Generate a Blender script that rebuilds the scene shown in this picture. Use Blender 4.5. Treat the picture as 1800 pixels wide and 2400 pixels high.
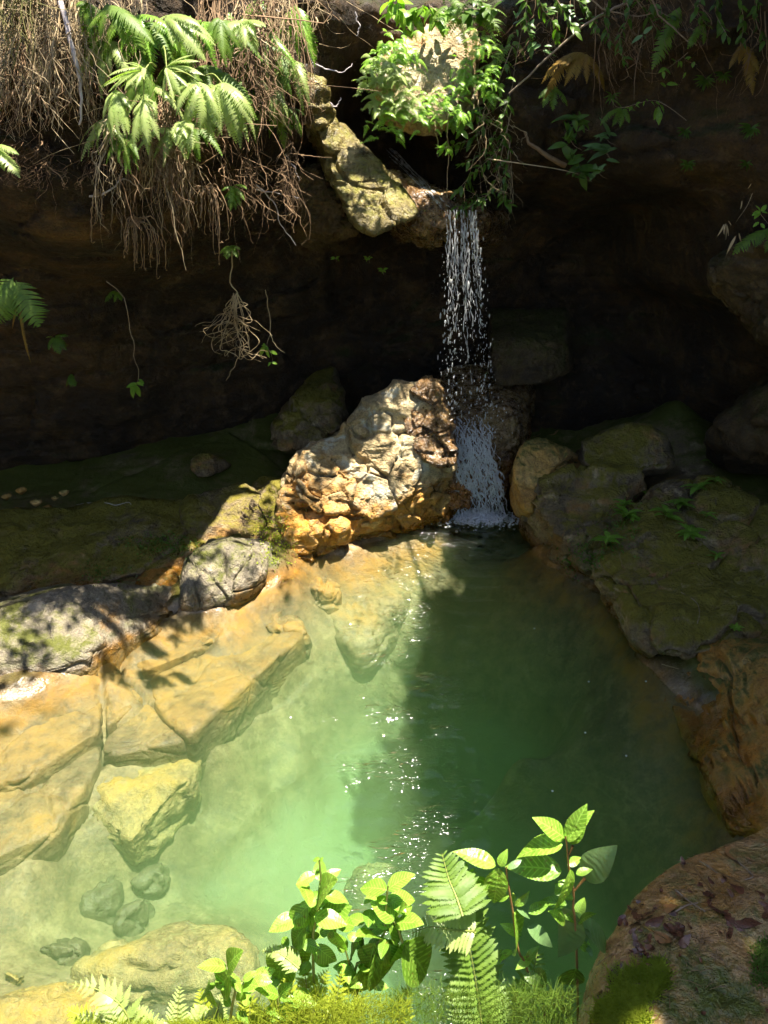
import bpy, bmesh, math, random
import numpy as np
from mathutils import Vector, Matrix
from mathutils.bvhtree import BVHTree

for o in list(bpy.data.objects):
    bpy.data.objects.remove(o)
S = bpy.context.scene
COL = S.collection
rnd = random.Random(7)
rng = np.random.default_rng(11)

# ------------------------------------------------------------ camera
CAMZ = 3.0
PITCH = math.radians(25)
FPX = 1200 / math.tan(math.radians(34))
cd = bpy.data.cameras.new('camera')
cam = bpy.data.objects.new('camera', cd)
COL.objects.link(cam)
cam.location = (0, 0, CAMZ)
cam.rotation_euler = (math.radians(90) - PITCH, 0, 0)
cd.sensor_fit = 'VERTICAL'
cd.angle = math.radians(68)
cd.clip_start = 0.02
cd.clip_end = 500
S.camera = cam

# ------------------------------------------------------------ light
SUN = np.array([0.19, -0.085, 0.96]); SUN /= np.linalg.norm(SUN)
w = bpy.data.worlds.new('World'); S.world = w; w.use_nodes = True
wn = w.node_tree
sky = wn.nodes.new('ShaderNodeTexSky')
sky.sky_type = 'NISHITA'; sky.sun_disc = False
sky.sun_elevation = math.asin(SUN[2])
sky.sun_rotation = math.atan2(SUN[0], SUN[1])
bg = wn.nodes['Background']
wn.links.new(sky.outputs[0], bg.inputs[0])
bg.inputs[1].default_value = 0.065
sl = bpy.data.lights.new('sun', 'SUN')
sl.energy = 5.0; sl.angle = math.radians(0.53); sl.color = (1.0, 0.93, 0.80)
so = bpy.data.objects.new('sun', sl); COL.objects.link(so)
so.rotation_euler = Vector(SUN).to_track_quat('Z', 'Y').to_euler()
so.location = (4, -2, 14)
vs = S.view_settings
vs.view_transform = 'Standard'; vs.look = 'None'; vs.gamma = 1; vs.use_curve_mapping = False
vs.exposure = 2.1
S.render.engine = 'CYCLES'
cy = S.cycles
cy.use_denoising = True
try: cy.denoiser = 'OPENIMAGEDENOISE'
except Exception: pass
cy.max_bounces = 8; cy.diffuse_bounces = 3; cy.glossy_bounces = 3
cy.transmission_bounces = 6; cy.transparent_max_bounces = 24; cy.volume_bounces = 1
cy.use_adaptive_sampling = True; cy.adaptive_threshold = 0.022; cy.adaptive_min_samples = 12
cy.caustics_reflective = False; cy.caustics_refractive = False
cy.sample_clamp_indirect = 4.0

# ------------------------------------------------------------ pixel of the 1800x2400 view -> point of the place
def ray(px, py):
    u = (px - 900) / FPX; v = -(py - 1200) / FPX
    c, s = math.cos(PITCH), math.sin(PITCH)
    return np.array([u, c + v * s, -s + v * c])
def Z(px, py, z):
    d = ray(px, py); t = (z - CAMZ) / d[2]
    return np.array([0, 0, CAMZ]) + d * t
def Y(px, py, y):
    d = ray(px, py); t = y / d[1]
    return np.array([0, 0, CAMZ]) + d * t
def crop(ox, oy, k=600 / 1659):
    return lambda x, y: (ox + x * k, oy + y * k)

# ------------------------------------------------------------ noise in numpy
def _h(i, j, k, s):
    n = (i.astype(np.int64) * 374761393 + j.astype(np.int64) * 668265263 + k.astype(np.int64) * 2147483647 + s * 1274126177) & 0xffffffff
    n = ((n ^ (n >> 13)) * 1274126177) & 0xffffffff
    n = ((n ^ (n >> 16)) * 2246822519) & 0xffffffff
    return (n & 0xffffff) / float(0xffffff)
def vnoise(p, s=0):
    i = np.floor(p).astype(np.int64); f = p - i; f = f * f * (3 - 2 * f)
    r = 0
    for a in (0, 1):
        for b in (0, 1):
            for c in (0, 1):
                wgt = (f[:, 0] if a else 1 - f[:, 0]) * (f[:, 1] if b else 1 - f[:, 1]) * (f[:, 2] if c else 1 - f[:, 2])
                r = r + wgt * _h(i[:, 0] + a, i[:, 1] + b, i[:, 2] + c, s)
    return r * 2 - 1
def fbm(p, oct=5, s=0, gain=0.5, ridged=False):
    a = 1; t = 0; q = np.array(p, float)
    for o in range(oct):
        n = vnoise(q, s + o)
        if ridged: n = 1 - 2 * np.abs(n)
        t = t + a * n; a *= gain; q = q * 2.03 + 17.7
    return t
def cells(p, s=0):
    """F2-F1 of scattered cells and the id of the nearest cell: cracks where it goes to zero."""
    i = np.floor(p).astype(np.int64)
    f1 = np.full(len(p), 9.0); f2 = np.full(len(p), 9.0); cid = np.zeros(len(p))
    for a in (-1, 0, 1):
        for b in (-1, 0, 1):
            for c in (-1, 0, 1):
                I = i + np.array([a, b, c])
                q = np.stack([_h(I[:, 0], I[:, 1], I[:, 2], s + m) for m in (1, 2, 3)], 1) + I
                d = np.linalg.norm(q - p, axis=1); h = _h(I[:, 0], I[:, 1], I[:, 2], s + 9)
                m = d < f1
                f2 = np.where(m, f1, np.minimum(f2, d)); cid = np.where(m, h, cid); f1 = np.where(m, d, f1)
    return f2 - f1, cid
def sstep(a, b, x):
    t = np.clip((x - a) / (b - a), 0, 1); return t * t * (3 - 2 * t)
def tps(cp, val, q, smooth=1e-3):
    n = len(cp); cp = np.asarray(cp, float); val = np.asarray(val, float)
    def k(r2): return -np.sqrt(r2 + 0.01)
    A = np.zeros((n + 3, n + 3))
    d2 = ((cp[:, None] - cp[None]) ** 2).sum(-1)
    A[:n, :n] = k(d2) + np.eye(n) * smooth
    A[:n, n] = 1; A[:n, n + 1:] = cp; A[n, :n] = 1; A[n + 1:, :n] = cp.T
    sol = np.linalg.solve(A, np.concatenate([val, np.zeros(3)]))
    out = np.zeros(len(q))
    for s0 in range(0, len(q), 40000):
        qq = q[s0:s0 + 40000]
        out[s0:s0 + 40000] = k(((qq[:, None] - cp[None]) ** 2).sum(-1)) @ sol[:n] + sol[n] + qq @ sol[n + 1:]
    return out

# ------------------------------------------------------------ scene helpers
def mesh_obj(name, v, f, mat=None, parent=None, smooth=True):
    me = bpy.data.meshes.new(name)
    v = np.asarray(v, float)
    if isinstance(f, np.ndarray):
        n, k = f.shape
        me.vertices.add(len(v)); me.vertices.foreach_set('co', v.astype(np.float32).ravel())
        me.loops.add(n * k); me.loops.foreach_set('vertex_index', f.astype(np.int32).ravel())
        me.polygons.add(n); me.polygons.foreach_set('loop_start', np.arange(0, n * k, k, dtype=np.int32))
        me.update(calc_edges=True)
    else:
        me.from_pydata([tuple(x) for x in v], [], f)
    if smooth: me.polygons.foreach_set('use_smooth', np.ones(len(me.polygons), bool))
    me.validate()
    if mat: me.materials.append(mat)
    o = bpy.data.objects.new(name, me); COL.objects.link(o)
    if parent: o.parent = parent
    return o
def inst(name, me, M, parent=None):
    o = bpy.data.objects.new(name, me); COL.objects.link(o)
    if parent: o.parent = parent
    o.matrix_basis = M
    return o
def tag(o, label=None, cat=None, group=None, kind=None):
    if label: o['label'] = label
    if cat: o['category'] = cat
    if group: o['group'] = group
    if kind: o['kind'] = kind
    return o
def empty(name, loc, label, cat, group=None):
    o = bpy.data.objects.new(name, None); COL.objects.link(o)
    o.empty_display_size = 0.1; o.location = loc
    bpy.context.view_layer.update() if False else None
    return tag(o, label, cat, group)
def grid_faces(nu, nv):
    i = np.arange(nu - 1)[:, None] * nv + np.arange(nv - 1)[None]
    i = i.ravel()
    return np.stack([i, i + nv, i + nv + 1, i + 1], 1)
_ICO = {}
def ico(n):
    if n in _ICO: return _ICO[n]
    bm = bmesh.new(); bmesh.ops.create_icosphere(bm, subdivisions=n, radius=1)
    v = np.array([x.co[:] for x in bm.verts]); f = np.array([[q.index for q in p.verts] for p in bm.faces])
    bm.free(); _ICO[n] = (v, f); return v, f

# ------------------------------------------------------------ materials
def N(nt, t, ins=None, **at):
    n = nt.nodes.new('ShaderNode' + t)
    for k, v in at.items(): setattr(n, k, v)
    for k, v in (ins or {}).items():
        if isinstance(v, bpy.types.NodeSocket): nt.links.new(v, n.inputs[k])
        else: n.inputs[k].default_value = v
    return n
def newmat(name):
    m = bpy.data.materials.new(name); m.use_nodes = True
    nt = m.node_tree; nt.nodes.clear()
    return m, nt, nt.nodes.new('ShaderNodeOutputMaterial')
def math_(nt, op, a, b=0.0, c=None, clamp=False):
    ins = {0: a, 1: b}
    if c is not None: ins[2] = c
    return N(nt, 'Math', ins, operation=op, use_clamp=clamp).outputs[0]
def ramp(nt, fac, stops):
    r = nt.nodes.new('ShaderNodeValToRGB'); nt.links.new(fac, r.inputs[0])
    e = r.color_ramp.elements
    while len(e) < len(stops): e.new(0.5)
    for q, (p, c) in zip(e, stops):
        q.position = p; q.color = (*c, 1) if len(c) == 3 else c
    return r.outputs[0]
def mixc(nt, f, a, b):
    m = nt.nodes.new('ShaderNodeMix'); m.data_type = 'RGBA'
    for k, v in ((0, f), (6, a), (7, b)):
        if isinstance(v, bpy.types.NodeSocket): nt.links.new(v, m.inputs[k])
        else: m.inputs[k].default_value = v if k == 0 else (*v, 1)
    return m.outputs[2]
def mapr(nt, v, a, b, c=0.0, d=1.0):
    return N(nt, 'MapRange', {0: v, 1: a, 2: b, 3: c, 4: d}, interpolation_type='SMOOTHSTEP').outputs[0]

def rock_mat(name, cols, moss=None, mossamt=0.0, mossup=0.5, stain=None, stz=(-0.1, 0.25), rough=0.75, scale=1.3, bump=0.6, strata=0.0, wetz=0.06, sand=None, spec=0.4, lichen=0.0, rust=0.0):
    m, nt, out = newmat(name)
    geo = N(nt, 'NewGeometry'); pos = geo.outputs['Position']
    sx = N(nt, 'SeparateXYZ', {0: pos}); zz = sx.outputs[2]
    nz = N(nt, 'SeparateXYZ', {0: geo.outputs['Normal']}).outputs[2]
    n1 = N(nt, 'TexNoise', {'Vector': pos, 'Scale': scale, 'Detail': 5, 'Roughness': 0.62, 'Distortion': 0.6}).outputs[0]
    n2 = N(nt, 'TexNoise', {'Vector': pos, 'Scale': scale * 7, 'Detail': 4, 'Roughness': 0.7}).outputs[0]
    n3 = N(nt, 'TexNoise', {'Vector': pos, 'Scale': 70, 'Detail': 2, 'Roughness': 0.75}).outputs[0]
    k = len(cols)
    col = ramp(nt, n1, [(0.3 + 0.4 * i / max(1, k - 1), c) for i, c in enumerate(cols)])
    sp = mapr(nt, math_(nt, 'ADD', math_(nt, 'MULTIPLY', n2, 0.6), math_(nt, 'MULTIPLY', n3, 0.4)), 0.33, 0.68, 0.5, 1.35)
    vm = N(nt, 'VectorMath', {0: col}, operation='SCALE'); nt.links.new(sp, vm.inputs[3]); col = vm.outputs[0]
    if strata:
        mp = N(nt, 'Mapping', {0: pos, 'Scale': (0.6, 0.6, 9), 'Rotation': (0.12, -0.1, 0)}).outputs[0]
        st = N(nt, 'TexNoise', {'Vector': mp, 'Scale': 1.5, 'Detail': 3, 'Roughness': 0.6}).outputs[0]
        col = mixc(nt, mapr(nt, st, 0.45, 0.7, 0, strata), col, tuple(x * 0.45 for x in cols[0]))
    if lichen:
        ln = N(nt, 'TexNoise', {'Vector': pos, 'Scale': 5.5, 'Detail': 4, 'Roughness': 0.7}).outputs[0]
        col = mixc(nt, mapr(nt, ln, 0.54, 0.64, 0, lichen), col, tuple(min(.5, x * 1.25 + .02) for x in cols[-1]))
        ln = N(nt, 'TexNoise', {'Vector': pos, 'Scale': 2.9, 'Detail': 5, 'Roughness': 0.75}).outputs[0]
        col = mixc(nt, mapr(nt, ln, 0.52, 0.66, 0, lichen * 0.8), col, tuple(x * .3 for x in cols[0]))
    if rust:
        rn = N(nt, 'TexNoise', {'Vector': N(nt, 'VectorMath', {0: pos, 1: (3.1, 7.7, 1.3)}).outputs[0], 'Scale': 1.9, 'Detail': 5, 'Roughness': 0.68, 'Distortion': 0.8}).outputs[0]
        col = mixc(nt, mapr(nt, rn, 0.5, 0.66, 0, rust), col, (0.36, 0.17, 0.025))
    if sand:
        sn = math_(nt, 'ADD', zz, math_(nt, 'MULTIPLY', n1, 0.5))
        col = mixc(nt, mapr(nt, sn, sand[1] + 0.35, sand[1]), col, sand[0])
    if stain:
        sz = math_(nt, 'ADD', zz, math_(nt, 'MULTIPLY', math_(nt, 'SUBTRACT', n1, 0.5), 0.9))
        a = mapr(nt, sz, stz[1], stz[1] - 0.22); b = mapr(nt, sz, stz[0] - 0.25, stz[0])
        f = math_(nt, 'MULTIPLY', math_(nt, 'MULTIPLY', a, b), mapr(nt, n2, 0.3, 0.62, 0.35, 1.0))
        col = mixc(nt, f, col, stain)
    mf = None
    if moss:
        mm = math_(nt, 'ADD', math_(nt, 'MULTIPLY', nz, mossup), math_(nt, 'ADD', math_(nt, 'MULTIPLY', n1, 1.3), math_(nt, 'MULTIPLY', n2, 0.7)))
        t0 = 1.0 + mossup * 0.55 + 0.45 * (1 - 2 * mossamt)
        mf = mapr(nt, mm, t0 - 0.16, t0 + 0.16)
        mf = math_(nt, 'MULTIPLY', mf, mapr(nt, zz, 0.02, 0.1))
        mc = mixc(nt, n2, moss, tuple(x * 1.9 for x in moss))
        mc2 = mixc(nt, n3, tuple(x * 0.55 for x in moss), mc)
        col = mixc(nt, mf, col, mc2)
    # a dark wet line by the water
    wet = mapr(nt, math_(nt, 'ADD', zz, math_(nt, 'MULTIPLY', math_(nt, 'SUBTRACT', n1, 0.5), 0.3)), wetz + 0.1, wetz)
    wcol = N(nt, 'VectorMath', {0: col, 3: 0.62}, operation='SCALE').outputs[0]
    col = mixc(nt, wet, col, wcol)
    rr = math_(nt, 'SUBTRACT', mapr(nt, n2, 0.3, 0.7, rough - 0.12, rough + 0.12), math_(nt, 'MULTIPLY', math_(nt, 'MULTIPLY', wet, 0.45), mapr(nt, zz, -0.03, 0.0)), clamp=True)
    b1 = N(nt, 'TexNoise', {'Vector': pos, 'Scale': 9, 'Detail': 5, 'Roughness': 0.68, 'Distortion': 0.3}).outputs[0]
    hgt = math_(nt, 'ADD', math_(nt, 'MULTIPLY', b1, 0.09), math_(nt, 'MULTIPLY', n3, 0.014))
    bp = N(nt, 'Bump', {'Height': hgt, 'Strength': bump, 'Distance': 1.0})
    p = N(nt, 'BsdfPrincipled', {'Base Color': col, 'Roughness': rr, 'Normal': bp.outputs[0], 'Specular IOR Level': spec})
    nt.links.new(p.outputs[0], out.inputs[0])
    return m

def leaf_mat(name, col, col2, trans=0.45, rough=0.42, scale=14, vein=0.0, spec=0.35):
    m, nt, out = newmat(name)
    pos = N(nt, 'NewGeometry').outputs['Position']
    oi = N(nt, 'ObjectInfo').outputs['Random']
    n = N(nt, 'TexNoise', {'Vector': pos, 'Scale': scale, 'Detail': 3, 'Roughness': 0.6}).outputs[0]
    f = math_(nt, 'ADD', math_(nt, 'MULTIPLY', mapr(nt, n, 0.3, 0.7), 0.65), math_(nt, 'MULTIPLY', oi, 0.35))
    c = mixc(nt, f, col, col2)
    if vein:
        uv = N(nt, 'SeparateXYZ', {0: N(nt, 'TexCoord').outputs['Object']})
        ay = math_(nt, 'ABSOLUTE', uv.outputs[1])
        mid = mapr(nt, ay, 0.0, 0.022, 1, 0)
        st = math_(nt, 'FRACT', math_(nt, 'MULTIPLY', math_(nt, 'SUBTRACT', uv.outputs[0], math_(nt, 'MULTIPLY', ay, 0.9)), 9.0))
        sd = mapr(nt, math_(nt, 'ABSOLUTE', math_(nt, 'SUBTRACT', st, 0.5)), 0.03, 0.2, 0.8, 0)
        c = mixc(nt, math_(nt, 'MULTIPLY', math_(nt, 'MAXIMUM', mid, sd), vein), c, tuple(min(1, x * 1.9 + 0.03) for x in col2))
    if vein:
        sn = N(nt, 'TexNoise', {'Vector': pos, 'Scale': 95, 'Detail': 3, 'Roughness': 0.6}).outputs[0]
        c = mixc(nt, mapr(nt, sn, 0.62, 0.70, 0, 0.8), c, (0.16, 0.09, 0.025))
        en = N(nt, 'TexNoise', {'Vector': pos, 'Scale': 38, 'Detail': 2}).outputs[0]
        c = mixc(nt, mapr(nt, en, 0.55, 0.75, 0, 0.45), c, tuple(x * .55 for x in col))
    bp = N(nt, 'Bump', {'Height': n, 'Strength': 0.15, 'Distance': 0.02})
    p = N(nt, 'BsdfPrincipled', {'Base Color': c, 'Roughness': rough, 'Specular IOR Level': spec, 'Normal': bp.outputs[0]})
    tc = N(nt, 'VectorMath', {0: c, 1: (1.15, 1.5, 0.42)}, operation='MULTIPLY').outputs[0]
    t = N(nt, 'BsdfTranslucent', {0: tc})
    mx = N(nt, 'MixShader', {0: trans, 1: p.outputs[0], 2: t.outputs[0]})
    nt.links.new(mx.outputs[0], out.inputs[0])
    return m
def plain_mat(name, col, col2, rough=0.8, scale=20, spec=0.3, bump=0.2, trans=0.0):
    m, nt, out = newmat(name)
    pos = N(nt, 'NewGeometry').outputs['Position']
    n = N(nt, 'TexNoise', {'Vector': pos, 'Scale': scale, 'Detail': 5, 'Roughness': 0.65}).outputs[0]
    oi = N(nt, 'ObjectInfo').outputs['Random']
    c = mixc(nt, math_(nt, 'ADD', math_(nt, 'MULTIPLY', mapr(nt, n, 0.3, 0.7), 0.7), math_(nt, 'MULTIPLY', oi, 0.3)), col, col2)
    bp = N(nt, 'Bump', {'Height': n, 'Strength': bump, 'Distance': 0.02})
    p = N(nt, 'BsdfPrincipled', {'Base Color': c, 'Roughness': rough, 'Specular IOR Level': spec, 'Normal': bp.outputs[0]})
    sh = p.outputs[0]
    if trans:
        sh = N(nt, 'MixShader', {0: trans, 1: sh, 2: N(nt, 'BsdfTranslucent', {0: c}).outputs[0]}).outputs[0]
    nt.links.new(sh, out.inputs[0])
    return m

MOSS = (0.07, 0.075, 0.008)
M_bed = rock_mat('bed_rock', [(0.12, 0.08, 0.04), (0.26, 0.18, 0.088), (0.37, 0.27, 0.145)], moss=MOSS, mossamt=0.45, stain=(0.42, 0.21, 0.035), stz=(-0.07, 0.10), sand=((0.37, 0.35, 0.20), -0.95), rough=0.7, bump=0.25, lichen=0.35)
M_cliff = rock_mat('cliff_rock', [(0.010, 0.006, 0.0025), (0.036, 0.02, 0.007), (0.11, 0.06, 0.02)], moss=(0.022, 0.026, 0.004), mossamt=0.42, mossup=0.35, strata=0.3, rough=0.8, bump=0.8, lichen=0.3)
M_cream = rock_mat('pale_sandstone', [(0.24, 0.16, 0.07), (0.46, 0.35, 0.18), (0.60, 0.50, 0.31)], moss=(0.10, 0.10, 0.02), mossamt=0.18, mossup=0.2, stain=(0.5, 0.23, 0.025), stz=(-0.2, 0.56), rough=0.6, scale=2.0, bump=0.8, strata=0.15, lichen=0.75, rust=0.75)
M_grey = rock_mat('grey_rock', [(0.13, 0.11, 0.075), (0.25, 0.21, 0.15), (0.36, 0.31, 0.23)], moss=(0.08, 0.085, 0.014), mossamt=0.46, mossup=0.1, stain=(0.4, 0.19, 0.02), stz=(-0.2, 0.1), rough=0.8, scale=2.2, bump=0.7, lichen=0.45)
M_dark = rock_mat('mossy_dark_rock', [(0.09, 0.065, 0.035), (0.22, 0.16, 0.085), (0.36, 0.27, 0.15)], moss=(0.15, 0.125, 0.010), mossamt=0.46, mossup=0.45, stain=(0.38, 0.17, 0.02), stz=(-0.3, 0.2), rough=0.75, scale=1.6, bump=0.9, lichen=0.6, rust=0.55)
M_orange = rock_mat('iron_stained_rock', [(0.26, 0.13, 0.03), (0.46, 0.26, 0.06), (0.54, 0.37, 0.16)], moss=(0.08, 0.085, 0.012), mossamt=0.3, stain=(0.42, 0.17, 0.015), stz=(-0.5, 0.3), rough=0.6, scale=2.0, bump=0.6)
M_ledge = rock_mat('wet_brown_ledge', [(0.20, 0.10, 0.03), (0.38, 0.215, 0.08), (0.45, 0.29, 0.125)], moss=(0.07, 0.08, 0.012), mossamt=0.2, rough=0.34, scale=4, bump=0.7, lichen=0.5, rust=0.8)
M_subm = rock_mat('submerged_rock', [(0.2, 0.13, 0.055), (0.36, 0.25, 0.1), (0.46, 0.35, 0.16)], stain=(0.45, 0.27, 0.05), stz=(-0.2, 0.1), lichen=0.25, rough=0.7, scale=2.4, bump=0.5)
M_stone = rock_mat('dark_stone', [(0.11, 0.08, 0.04), (0.16, 0.12, 0.065), (0.22, 0.17, 0.10)], rough=0.6, scale=4, bump=0.4)
M_wet = rock_mat('spray_wet_rock', [(0.07, 0.035, 0.012), (0.19, 0.1, 0.03), (0.34, 0.22, 0.08)], stain=(0.36, 0.13, 0.012), stz=(-0.2, 0.5), rough=0.26, scale=3.0, bump=1.0, spec=0.9, lichen=0.4)
M_spur = rock_mat('olive_spur_rock', [(0.08, 0.06, 0.018), (0.22, 0.17, 0.055), (0.36, 0.30, 0.14)], moss=(0.13, 0.12, 0.012), mossamt=0.42, mossup=0.2, rough=0.45, scale=3.0, bump=0.8, strata=0.4, lichen=0.45)
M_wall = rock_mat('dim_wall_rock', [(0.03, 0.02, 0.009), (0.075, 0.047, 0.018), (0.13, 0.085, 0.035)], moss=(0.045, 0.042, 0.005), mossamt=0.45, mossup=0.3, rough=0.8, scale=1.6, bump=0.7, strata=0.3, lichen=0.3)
M_slab = rock_mat('sunken_slab_rock', [(0.12, 0.078, 0.038), (0.23, 0.155, 0.075), (0.33, 0.235, 0.125)], stain=(0.36, 0.2, 0.045), stz=(-0.1, 0.1), rough=0.7, scale=1.7, bump=0.3, lichen=0.4, rust=0.35)

# ============================================================ THE SETTING: ground and pool bed
SOLID = []      # (verts, faces) of everything plants can sit on
def solid(v, f): SOLID.append((v, f))

gp = []  # (px, py, z)
gp += [(0, 1130, .35), (250, 1120, .35), (480, 1100, .4), (700, 1050, .4), (0, 1260, .15), (250, 1260, .15), (450, 1230, .15), (100, 1400, .05), (300, 1380, .04), (420, 1330, .08),
       (60, 1520, -.06), (200, 1480, -.06), (-150, 1550, -.05)]
gp += [(0, 1650, 0), (100, 1612, 0), (200, 1545, 0), (268, 1490, 0), (390, 1462, -.03), (330, 1440, -.03), (430, 1440, .0), (520, 1440, 0), (600, 1392, 0), (690, 1342, 0), (800, 1300, 0), (900, 1268, 0), (1000, 1232, 0)]
gp += [(0, 1750, -.21), (150, 1680, -.2), (300, 1560, -.18), (450, 1500, -.17), (600, 1450, -.18), (700, 1410, -.22), (240, 1720, -.23), (400, 1620, -.23), (560, 1530, -.24), (690, 1480, -.3), (650, 1560, -.34), (470, 1740, -.36), (560, 1640, -.36),
       (0, 1900, -.3), (150, 1850, -.3), (330, 1760, -.32), (-150, 1900, -.28), (200, 1830, -.3), (60, 2010, -.34), (450, 1690, -.3), (230, 1880, -.36), (330, 1860, -.42), (260, 1780, -.32), (520, 1620, -.32), (0, 2050, -.38), (130, 2000, -.42),
       (610, 1600, -.42), (540, 1720, -.5), (450, 1880, -.72), (700, 1650, -.85), (620, 1800, -.95), (330, 2000, -.66), (230, 2100, -.68), (280, 1960, -.5), (400, 1920, -.6), (350, 2200, -.75), (500, 2100, -.95), (150, 2250, -.6), (0, 2200, -.45), (0, 2400, -.36), (300, 2400, -.6), (600, 2300, -.8), (400, 2220, -.6), (150, 2350, -.4), (500, 2250, -.62),
       (760, 1400, -.4), (850, 1420, -.6), (900, 1330, -.45), (1000, 1300, -.6), (760, 1520, -1.0), (700, 1800, -1.35), (850, 1700, -1.5), (900, 2000, -1.5), (1000, 1500, -1.5), (1000, 1700, -1.8), (1200, 1800, -2.0), (1350, 1900, -2.0),
       (1100, 1400, -1.2), (1100, 1240, -.7), (1200, 1300, -.6), (1250, 1500, -1.3), (1400, 1700, -1.7), (1480, 1850, -1.6)]
gp += [(1260, 1290, 0), (1340, 1350, 0), (1430, 1430, 0), (1490, 1540, 0), (1580, 1610, .02), (1660, 1660, .03), (1720, 1740, .03), (1730, 1850, .03), (1700, 1950, 0),
       (1300, 1400, -.45), (1400, 1500, -.45), (1470, 1620, -.5), (1540, 1700, -.5), (1600, 1800, -.45), (1620, 1930, -.5), (1520, 1950, -1.0)]
gp += [(1250, 1150, .05), (1100, 1150, -.3), (1100, 1080, -.1), (950, 1150, .0), (800, 1200, .0), (1400, 1150, .05), (1400, 1000, .35), (1600, 1000, .4), (1800, 1000, .45), (1700, 1200, .15), (1800, 1400, .1), (1800, 1600, .05), (1800, 1800, .05), (1250, 1000, .3), (1050, 950, .4)]
cp = []; cz = []
hi = [Z(a, b, z) for a, b, z in gp if z >= -.12]
for a, b, z in gp:
    q = Z(a, b, z)
    if z < -.12:      # no bed point may lie steeper than a bank can stand
        while z < -.1 and any(abs(h[2] - z) > 1.25 * np.linalg.norm(h[:2] - q[:2]) for h in hi):
            z *= 0.85; q = Z(a, b, z)
        if z >= -.1: continue
    cp.append(q[:2]); cz.append(z)
for x, y, z in [(-6, 9, .6), (0, 9, .6), (6, 9, .8), (-6, 6, .5), (6, 5, .9), (-6, 3, .1), (-5, 4, .15), (-4, 2, -.5), (-3, 1, -.5), (0, 1.2, -1.3), (1.3, 1.5, -1.5), (.6, 2.6, -1.8), (.7, 3.4, -1.8), (.9, 4.1, -1.5), (.1, 2.3, -1.5), (.1, 3.6, -1.4), (1.2, 2.4, -1.7), (3, 2, .4), (5, 2, .8), (4, 0, .8), (0, -1, -1), (-3, -1, -.6), (-6, 0, 0), (-3, 7.2, .5), (3, 7.5, .75), (-1, 7.5, .6)]:
    cp.append([x, y]); cz.append(z)
GX = np.arange(-5.5, 5.6, 0.03); GY = np.arange(0.3, 8.7, 0.0225)
gx, gy = np.meshgrid(GX, GY, indexing='ij')
q2 = np.stack([gx.ravel(), gy.ravel()], 1)
gz = tps(cp, cz, q2, 6e-3)
gz = np.maximum(gz, -2.1)
p3 = np.stack([q2[:, 0], q2[:, 1], gz], 1)
amp = np.where(gz < -0.9, 0.25, 1.0)
ce, cid = cells(p3 * np.array([0.8, 1.3, 0.5]) + fbm(p3 * 1.3, 3, 5)[:, None] * 0.25, 3)
shelf = sstep(-0.75, -0.3, gz)
gz = gz + amp * (0.035 * fbm(p3 * 1.1, 3, 21) + 0.006 * fbm(p3 * np.array([3, 8, 3]), 4, 31, ridged=True))
gz = gz + shelf * ((cid - 0.5) * 0.05 - 0.02 * (1 - sstep(0, 0.03, ce)))
def groove(line, z, wid, dep, step=0.0):
    global gz
    pts = [Z(a, b, z)[:2] for a, b in line]
    d = np.full(len(q2), 9.0); sd = np.zeros(len(q2))
    for A, B in zip(pts[:-1], pts[1:]):
        ab = B - A; t = np.clip(((q2 - A) @ ab) / (ab @ ab), 0, 1)
        pr = q2 - (A + t[:, None] * ab); dd = np.linalg.norm(pr, axis=1)
        s = np.sign(ab[0] * pr[:, 1] - ab[1] * pr[:, 0])
        m = dd < d; d = np.where(m, dd, d); sd = np.where(m, s, sd)
    d = d + 0.012 * fbm(p3 * 9, 3, 77)
    gz = gz - dep * np.exp(-(d / wid) ** 2) + step * sd * np.exp(-(d / 0.3) ** 2)
for ln in ([(232, 1500), (268, 1560), (345, 1635), (300, 1675), (245, 1722)], [(240, 1600), (242, 1722)], [(345, 1635), (372, 1690)], [(245, 1722), (150, 1760), (60, 1830)],
           [(270, 1490), (330, 1480), (400, 1478), (520, 1445), (600, 1420)], [(330, 1575), (430, 1535), (520, 1485), (570, 1440), (640, 1400)], [(60, 1900), (200, 1820), (260, 1800)], [(440, 1730), (480, 1650), (560, 1590), (660, 1530), (720, 1480)]):
    groove(ln, -0.15, 0.022, 0.06, 0.012)
gv = np.stack([q2[:, 0], q2[:, 1], gz], 1)
gf = grid_faces(len(GX), len(GY))
ground = mesh_obj('ground', gv, gf, M_bed)
tag(ground, 'brown rock floor of the pool and its banks, sandy in the deep', None, kind='structure')
solid(gv, gf)

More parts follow.
